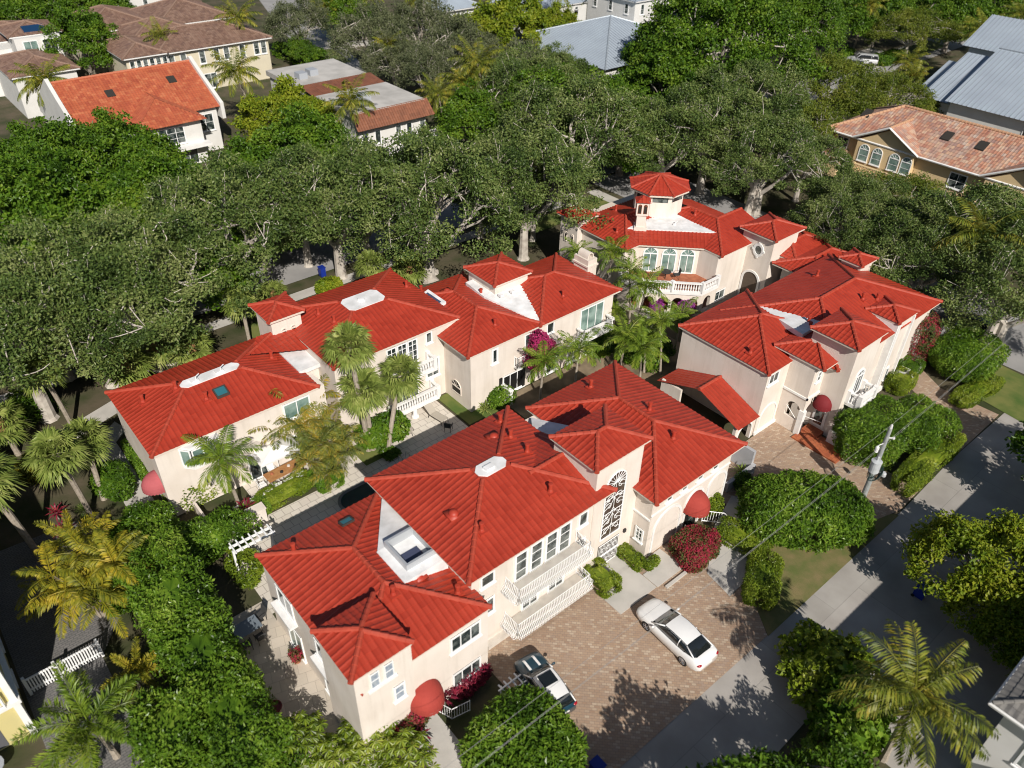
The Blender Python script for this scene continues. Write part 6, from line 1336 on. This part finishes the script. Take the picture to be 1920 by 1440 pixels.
PALMS = [
 ('cA', 46.91, 85.33, 1.0, 'tall coconut palm in front of the flat roofed white building'),
 ('cB', 42.91, 104.75, 1.15, 'grey coconut palm with hanging fronds right of the orange roof'),
 ('cA', 42.20, 131.52, .85, 'palm against the cream wall of the brown roofed house'),
 ('cA', 55.32, 131.76, 1.0, 'palm at the right end of the brown roofed house'),
 ('cB', 19.78, 116.07, 1.1, 'yellowing coconut palm at the left gable of the orange roof'),
 ('cA', 68.15, 85.26, 1.1, 'tall thin street palm right of the flat roofed building'),
 ('cB', 63.99, 85.02, 1.0, 'palm beside the tall thin street palm'),
 ('cA', 60.62, 84.44, .8, 'short palm at the right corner of the flat roofed building'),
 ('cB', 68.93, 109.66, .9, 'drooping palm above the flat roofed building'),
 ('cB', 120.98, 106.83, 1.1, 'palm in front of the tall white house at the top'),
 ('cA', 87.47, 128.37, 1.0, 'golden palm like coconut tree at the top beside the pale grey roof'),
 ('cB', 75.47, 139.74, .9, 'slim palm at the top edge beside the far street'),
 ('cA', 82.16, 139.66, .9, 'slim palm at the top edge, second from the far street'),
 ('cA', 113.94, 121.34, .9, 'slim palm on the top edge behind the yellow green tree'),
 ('cA', 118.96, 116.14, .9, 'slim palm on the top edge left of the tall white house'),
 ('cB', 151.16, 55.56, 1.15, 'large coconut palm at the top right behind the metal roofs'),
 ('cA', 168.43, 57.97, 1.0, 'coconut palm in the top right corner behind the metal roofs'),
 ('cB', 128.65, 57.27, .85, 'short palm at the left end of the metal roofs'),
 ('cA', 151.13, 77.89, 1.0, 'tall leaning palm above the far court'),
 ('cB', 126.55, 53.58, .8, 'short palm tucked against the metal roofed house'),
 ('cA', 70.88, 20.47, 1.05, 'yellowing palm high on a leaning trunk behind the right villa'),
 ('fC', 101.97, 58.23, 1.2, 'pale fan palm by the left corner of the tan house'),
 ('fA', 30.93, 55.67, .95, 'fan palm between the oak trunks behind the rear villa, nearest the blue bin'),
 ('fC', 34.85, 54.96, 1.0, 'fan palm at the foot of the many limbed oak'),
 ('fA', 19.11, 55.84, .95, 'fan palm left of the square stucco tower'),
 ('fC', 23.36, 59.16, .8, 'fan palm just behind the square stucco tower'),
 ('fC', 11.94, 56.84, .95, 'fan palm with orange boots behind the left end of the rear villa'),
 ('fC', 14.37, 55.01, .95, 'fan palm with orange boots right of its twin behind the rear villa'),
 ('fC', 9.30, 55.53, 1.0, 'low fan palm against the back eave of the rear villa'),
 ('fB', 4.41, 54.36, .9, 'fan palm with a curved orange trunk on the left lawn'),
 ('fA', 3.78, 45.5, 1.0, 'fan palm by the left walkway, upper of two'),
 ('fB', 2.65, 44.37, 1.0, 'fan palm by the left walkway, lower of two'),
 ('fB', -0.84, 42.76, 1.1, 'large fan palm cut by the left edge'),
 ('fC', 0.56, 53.79, 1.0, 'fan palm half hidden at the left edge'),
 ('fD', 20.0, 38.6, 1.0, 'tall fan palm in the pool bed, crown nearest the red roof'),
 ('fA', 20.3, 38.5, 1.05, 'fan palm in the pool bed, lower crown of the pair'),
 ('fE', 21.0, 37.6, 1.0, 'leaning fan palm in front of the lower pool balcony'),
 ('ar', 16.27, 41.20, 1.05, 'multi stemmed palm clump with yellowing fronds beside the parasol'),
 ('ar', 17.13, 38.31, .8, 'orange tinged palm clump right of the parasol'),
 ('ar', 15.66, 37.50, .7, 'low palm clump over the hedge by the parasol'),
 ('aA', 10.32, 38.71, 1.2, 'green palm in front of the left villa wall, left of the dining table'),
 ('aA', 33.59, 35.28, .95, 'green palm below the pink bougainvillea'),
 ('aA', 36.16, 34.12, .95, 'green palm right of the pink bougainvillea'),
 ('aB', 47.63, 42.29, .95, 'green palm beside the barrel capped chimney, right crown'),
 ('aB', 47.04, 44.74, .85, 'green palm beside the barrel capped chimney, left crown'),
 ('aB', 47.47, 38.69, .95, 'green palm in front of the terrace balustrade'),
 ('aB', 44.61, 35.72, 1.05, 'green palm below the terrace balustrade, above the courtyard clump'),
 ('aA', 40.53, 33.44, 1.0, 'green palm in the courtyard nearest the balustraded balcony'),
 ('aA', 40.77, 31.37, 1.0, 'green palm in the middle of the courtyard clump'),
 ('aA', 42.83, 32.70, .9, 'green palm behind the middle of the courtyard clump'),
 ('aB', 43.68, 31.68, .9, 'green palm against the left wall of the right villa, left of two'),
 ('aA', 47.42, 33.27, .8, 'green palm against the left wall of the right villa, higher of two'),
 ('aA', 44.23, 37.82, .75, 'dark palm under the balustraded balcony'),
 ('gc', 0.80, 36.17, 1.05, 'golden cane palm clump over the grey driveway'),
 ('gl', 1.38, 40.03, .75, 'orange tinted palm above the golden cane clump'),
 ('gl', 0.56, 29.14, .6, 'small golden palm by the white picket fence'),
 ('x', -1.47, 27.11, 1.0, 'foxtail palm with bushy fronds in the bottom left corner'),
 ('cB', 27.64, 2.94, .95, 'yellowing palm at the bottom right in front of the dark bush'),
]
for k, x, y, s, lab in PALMS:
    r = PK[k]; place(r, USED, (x, y, 0), 0 if k in ('fD', 'fE') else RR.random()*6.28, s*(.95+.1*RR.random()), lab, 'palms round the villas' if k[0] in 'fa' else 'tall palms')

# ------------------------------------------------------------------ hedges and bushes
def hb(name, label, px, lx, ly, lz, lm=HEDGEL, n=5000, ls=.17, lw=.085, e=.45, seed=1, cat='hedge', rz_=0., group=None, **k):
    return bush(name, label, seed, (px[0], px[1], 0), lx, ly, lz, lm, n, ls, lw, group, cat, rz_, e=e, **k)
hb('round_bush', 'big clipped round bush at the bottom beside the hatchback', (13.46, 14.00), 2.6, 2.6, 3.5, HEDGEL, 13000, .27, .12, .75, 61, 'bush', out=.9, lump=.07)
hb('round_bush', 'big clipped round bush on the driveway corner beside the utility pole', (37.79, 14.55), 3.9, 2.6, 3.3, HEDGEL, 15000, .26, .115, .7, 62, 'bush', -.7, out=.9, lump=.1)
hb('round_bush', 'leafy rounded bush between the right villa porch and the pole', (48.22, 15.82), 2.9, 2.3, 3.4, HEDGEL, 11000, .2, .085, .75, 63, 'bush', out=.8, lump=.16)
hb('round_bush', 'darker leafy bush below the air conditioner of the right villa', (52.44, 14.14), 2.7, 2.0, 3.0, HEDGEL, 9000, .19, .085, .75, 64, 'bush', out=.8, lump=.18)
hb('clipped_hedge', 'long clipped hedge along the alley in front of the right villa', (49.70, 12.03), 4.0, .9, 1.7, YHEDGEL, 9000, .14, .07, .4, 65, rz_=.02)
hb('round_bush', 'bright rounded bush at the far right street corner', (63.94, 16.18), 3.2, 2.4, 3.0, HEDGEL, 11000, .2, .09, .65, 66, 'bush', lump=.12)
hb('clipped_hedge', 'low clipped hedge in front of the street corner bush', (61.16, 13.72), 3.0, .8, 1.2, YHEDGEL, 6500, .14, .07, .5, 67, rz_=-.12)
hb('clipped_hedge', 'low round hedge behind the curved planter wall', (57.37, 18.16), 1.3, .9, 1.5, YHEDGEL, 3600, .14, .07, .5, 68)
hb('clipped_hedge', 'small hedge inside the white planter wall', (59.98, 18.75), 1.1, .9, 1.3, HEDGEL, 3000, .14, .07, .5, 69)
hb('clipped_hedge', 'rounded hedge curving beside the front walkway, larger end', (31.74, 13.24), 1.9, 1.0, 1.6, YHEDGEL, 6500, .13, .065, .55, 70, rz_=.5)
hb('clipped_hedge', 'narrow hedge between the round bush and the front walkway', (33.50, 15.99), .8, 1.7, 1.3, YHEDGEL, 4500, .13, .065, .5, 71, rz_=.15)
hb('clipped_hedge', 'small square hedge beside the lower basket balcony', (24.38, 19.45), .75, 1.05, 1.25, YHEDGEL, 4200, .12, .06, .35, 72)
hb('clipped_hedge', 'little box hedge in front of the iron gate', (27.17, 19.68), .45, 1.0, .8, YHEDGEL, 2200, .12, .06, .5, 73)
hb('clipped_hedge', 'tiny box hedge at the corner of the blind arches', (27.86, 18.52), .55, .3, .6, YHEDGEL, 1000, .12, .06, .6, 74)
hb('flowering_bush', 'magenta bougainvillea bush at the blind arches steps', (30.57, 17.46), 1.5, 1.35, 1.8, REDBL, 7000, .14, .09, .7, 75, 'flowering bush', lump=.15)
hb('shrub', 'yellow green shrub behind the red awning of the blind arches', (34.29, 19.25), .8, .7, 1.5, YHEDGEL, 1800, .2, .08, .8, 76, 'shrub', lump=.25)
hb('flowering_bush', 'pink bougainvillea climbing the rear villa wall', (35.00, 36.92), 1.5, .9, 3.4, BOUG, 6500, .17, .12, .8, 77, 'flowering bush', lump=.4, core=False, depth=.6).location.z = 1.7
hb('flowering_bush', 'red flowering vine on the right end of the right villa', (61.90, 19.58), 1.4, 1.2, 4.6, REDBL, 5200, .16, .1, .8, 78, 'flowering bush', lump=.3, core=False)
hb('flowering_bush', 'purple bougainvillea in front of the arcade', (51.45, 35.78), .8, .6, 2.0, leafmat("purple_bloom", [(.06, .08, .02), (.25, .04, .22), (.38, .06, .34), (.45, .12, .4)], .3, .6, 1.2), 2600, .14, .1, .8, 79, 'flowering bush', lump=.3, core=False)
hb('flowering_bush', 'purple bougainvillea at the left arch of the arcade', (50.00, 37.86), .6, .5, 1.8, MATS["purple_bloom"], 1600, .14, .1, .8, 80, 'flowering bush', lump=.3, core=False)
hb('flowering_bush', 'pink flowering shrub left of the red dome awning at the bottom', (10.22, 19.52), 1.2, .9, 1.6, REDBL, 3200, .17, .1, .8, 81, 'flowering bush', lump=.3)
for i, (p, ly, lz, lab) in enumerate([((3.73, 38.03), 1.9, 2.8, 'dark hedge at the left garden beside the walkway, farthest of the hedge row'), ((2.71, 36.18), 1.9, 3.2, 'hedge next below the farthest in the left hedge row'),
    ((3.88, 31.74), 3.4, 4.6, 'tall leafy hedge on the left terrace, upper middle of the row'), ((3.59, 27.15), 3.2, 4.8, 'tall leafy hedge on the left terrace, lower middle of the row'), ((3.43, 22.87), 3.2, 4.6, 'tall leafy hedge at the bottom end of the left row'), ((0.88, 24.41), 2.4, 4.2, 'tall leafy hedge at the bottom edge right of the foxtail palm')]):
    hb('tall_hedge', lab, p, 1.75, ly, lz, HEDGEL, 10500, .22, .11, .55, 90+i, group='hedge row on the left terrace', lump=.22, depth=.3, out=.7)
hb('leafy_bush', 'wide leafy bush at the left end of the pool deck', (7.32, 36.81), 2.2, 1.7, 2.4, HEDGEL, 8000, .2, .1, .7, 101, 'bush', lump=.3)
hb('leafy_bush', 'leafy bush left of the wide bush by the pool deck', (5.08, 39.08), 1.5, 1.9, 2.6, HEDGEL, 6500, .2, .1, .7, 102, 'bush', lump=.25)
hb('leafy_bush', 'yellowish flowering climber in front of the bay window', (8.00, 41.80), 1.5, .9, 2.2, YHEDGEL, 3400, .17, .08, .8, 103, 'bush', lump=.35, core=False)
hb('clipped_hedge', 'flat topped hedge with yellow centre along the pool deck', (13.27, 38.14), 1.9, .75, 1.0, YHEDGEL, 6000, .13, .065, .4, 104, rz_=.05)
hb('clipped_hedge', 'green hedge block at the right end of the pool deck hedge', (15.99, 37.45), 1.0, .9, 1.2, HEDGEL, 3800, .13, .065, .4, 105)
hb('clipped_hedge', 'green hedge block at the left end of the pool deck hedge', (10.94, 37.81), .9, .7, 1.0, HEDGEL, 2800, .13, .065, .5, 106)
hb('clipped_hedge', 'green hedge strip against the left end wall of the rear villa', (6.75, 46.69), .5, 2.3, 1.6, HEDGEL, 4600, .14, .07, .4, 107)
hb('leafy_bush', 'glossy rubber bush at the foot of the pool palms', (21.18, 38.78), 1.5, 1.0, 1.9, GREENL, 2400, .3, .16, .8, 108, 'bush', lump=.35, core=False)
hb('leafy_bush', 'dark bush beside the left edge walkway under the fan palms', (4.58, 45.61), 1.1, 1.3, 1.8, GREENL, 2600, .26, .13, .8, 109, 'bush', lump=.3)
hb('leafy_bush', 'bright yellow green croton at the left under the fan palms', (1.28, 50.76), 1.1, .9, 1.5, GOLD, 1600, .3, .1, .8, 110, 'bush', lump=.35)
hb('leafy_bush', 'shaded bush at the left beneath the upper fan palm', (2.74, 57.85), 1.8, 1.3, 1.8, GREENL, 3000, .28, .12, .8, 111, 'bush', lump=.35)
hb('leafy_bush', 'dark sea grape bush at the bottom right on the alley', (28.88, 7.55), 2.2, 1.6, 3.2, YHEDGEL, 2600, .36, .3, .8, 112, 'bush', lump=.4, out=.7)
hb('leafy_bush', 'dark sea grape bush at the bottom edge left of the yellowing palm', (27.07, 5.04), 2.0, 1.8, 3.0, HEDGEL, 2600, .36, .3, .8, 113, 'bush', lump=.4, out=.7)
hb('leafy_bush', 'low bush above the patio at the left end of the front villa', (8.56, 33.76), .9, 1.8, 1.0, YHEDGEL, 2200, .24, .09, .8, 114, 'bush', lump=.4, core=False)
hb('leafy_bush', 'planting below the wooden table, right of the red cordyline', (20.96, 37.00), .8, .7, .6, HEDGEL, 1200, .16, .08, .8, 115, 'shrub', lump=.3)
hb('clipped_hedge', 'round topiary hedge in the far court', (151.04, 70.75), 4.5, 1.8, 1.5, GREENL, 3000, .4, .2, .5, 116)
hb('clipped_hedge', 'hedge along the curb of the far court', (146.65, 76.72), 4.0, .9, 1.2, GREENL, 1800, .4, .2, .5, 117, rz_=.3)
hb('clipped_hedge', 'long dark hedge beside the cream house driveway', (65.85, 134.49), 3.0, 6.0, 2.2, GREENL, 3600, .4, .2, .4, 118)
hb('leafy_bush', 'yellow green bush at the verge behind the rear villa', (29.14, 60.15), 1.2, .8, 1.3, BRIGHTL, 1400, .3, .16, .8, 119, 'bush')
hb('leafy_bush', 'dark bush in the courtyard behind the garden pier', (30.78, 36.98), .9, .7, 1.3, HEDGEL, 1700, .2, .1, .8, 120, 'bush', lump=.3)
hb('leafy_bush', 'mixed planting under the courtyard palms', (42.74, 37.46), 1.8, 1.2, 1.5, GREENL, 2400, .3, .13, .8, 121, 'bush', lump=.35)
hb('leafy_bush', 'mixed planting between the courtyard palms and the right villa', (44.59, 33.92), 2.4, 1.6, 1.5, GREENL, 2800, .3, .13, .8, 122, 'bush', lump=.35)
hb('leafy_bush', 'dark shrub beside the grey enclosure of the front villa', (37.97, 19.14), .6, .5, 1.1, GREENL, 1000, .26, .08, .9, 123, 'shrub', lump=.4)
hb('leafy_bush', 'low ground shrub beside the hatchback under the window', (14.34, 19.16), 1.2, .5, .9, REDLF, 1300, .24, .07, .8, 124, 'shrub', lump=.4)
um = [(5.56, 21.42), (8.34, 19.65), (6.59, 19.25), (8.97, 17.42), (3.26, 21.47)]
umb = thing('umbrella_plant', '', 'shrub'); Vs = []; rg = np.random.default_rng(7)
for i in range(46):
    az = i*2.39996; q = math.sqrt((i+.5)/46); c0 = np.array([1.35*q*math.cos(az), 1.35*q*math.sin(az), 2.2-.95*q*q+.2*rg.normal()])
    a = np.linspace(0, 6.283, 11)[:-1]+rg.random(); D = np.stack([np.cos(a), np.sin(a), -.45+0*a], -1); D = unit(D+rg.normal(size=D.shape)*.1); S_ = unit(np.cross(D, [0, 0, 1.]))
    l_ = .38*(.8+.4*rg.random()); Vs.append(np.stack([c0+0*D, c0+D*l_*.6+S_*.055, c0+D*l_+[0, 0, -.06], c0+D*l_*.6-S_*.055], 1).reshape(-1, 3))
quads('leaves', np.vstack(Vs), YHEDGEL, umb); b = MB()
for i in range(6): b.tube([(0, 0, -.1), (.5*math.cos(i), .5*math.sin(i), 1.1), (.9*math.cos(i), .9*math.sin(i), 1.7)], [.05, .035, .02], 5)
b.build('stem', BARK, umb)
for (x, y), l in zip(um, ('umbrella plant in the bottom foliage, left middle', 'umbrella plant in the bottom foliage nearest the pink shrub', 'umbrella plant on the bottom edge left of the front path', 'umbrella plant on the bottom edge touching the front path', 'umbrella plant on the bottom edge beside the tall hedge')):
    place(umb, USED, (x, y, 0), x, 1.05, l, 'umbrella plants along the bottom edge')
ros = rosette('spiky_plant', '', 131, 34, .95, SABAL, .09); rosr = rosette('red_cordyline', '', 132, 26, .75, REDLF, .1, stemh=.5); rosg = rosette('liriope_clump', '', 133, 60, .7, GRASSL, .035, e=(.2, 1.4))
for x, y, s, l in ((29.39, 36.97, 1.0, 'spiky green plant on the lawn strip by the garden pier'), (39.10, 20.08, .9, 'spiky dark plant beside the driveway of the right villa')): place(ros, USED, (x, y, 0), x, s, l)
for x, y, s, l in ((10.43, 37.93, 1.3, 'red cordyline by the stucco pier at the pool deck'), (0.97, 45.48, 1.0, 'red cordyline in the left garden, upper of two'), (0.84, 43.52, 1.1, 'red cordyline in the left garden, lower of two'), (12.51, 19.19, 1.2, 'red cordyline at the railing of the bottom path, upper'), (10.28, 18.24, 1.1, 'red cordyline at the railing of the bottom path, lower')): place(rosr, USED, (x, y, 0), x, s, l, 'red cordylines')
for i, (x, y) in enumerate([(2.42, 57.93), (3.46, 57.67), (4.33, 57.39), (2.65, 56.69), (4.44, 47.87), (4.38, 46.58), (2.21, 43.94), (2.37, 45.02)]):
    place(rosg, USED, (x, y, 0), i, 1.1, 'striped grassy clump in the left garden beds', 'striped grassy clumps')
# fallen twigs and litter of the verge stay in the ground material; drop prototypes nothing used
for p in list(KI.values())+list(PK.values()):
    if p.name not in USED:
        for c in kids(p):
            for g in kids(c): bpy.data.objects.remove(g)
            bpy.data.objects.remove(c)
        bpy.data.objects.remove(p)
bpy.context.view_layer.update()
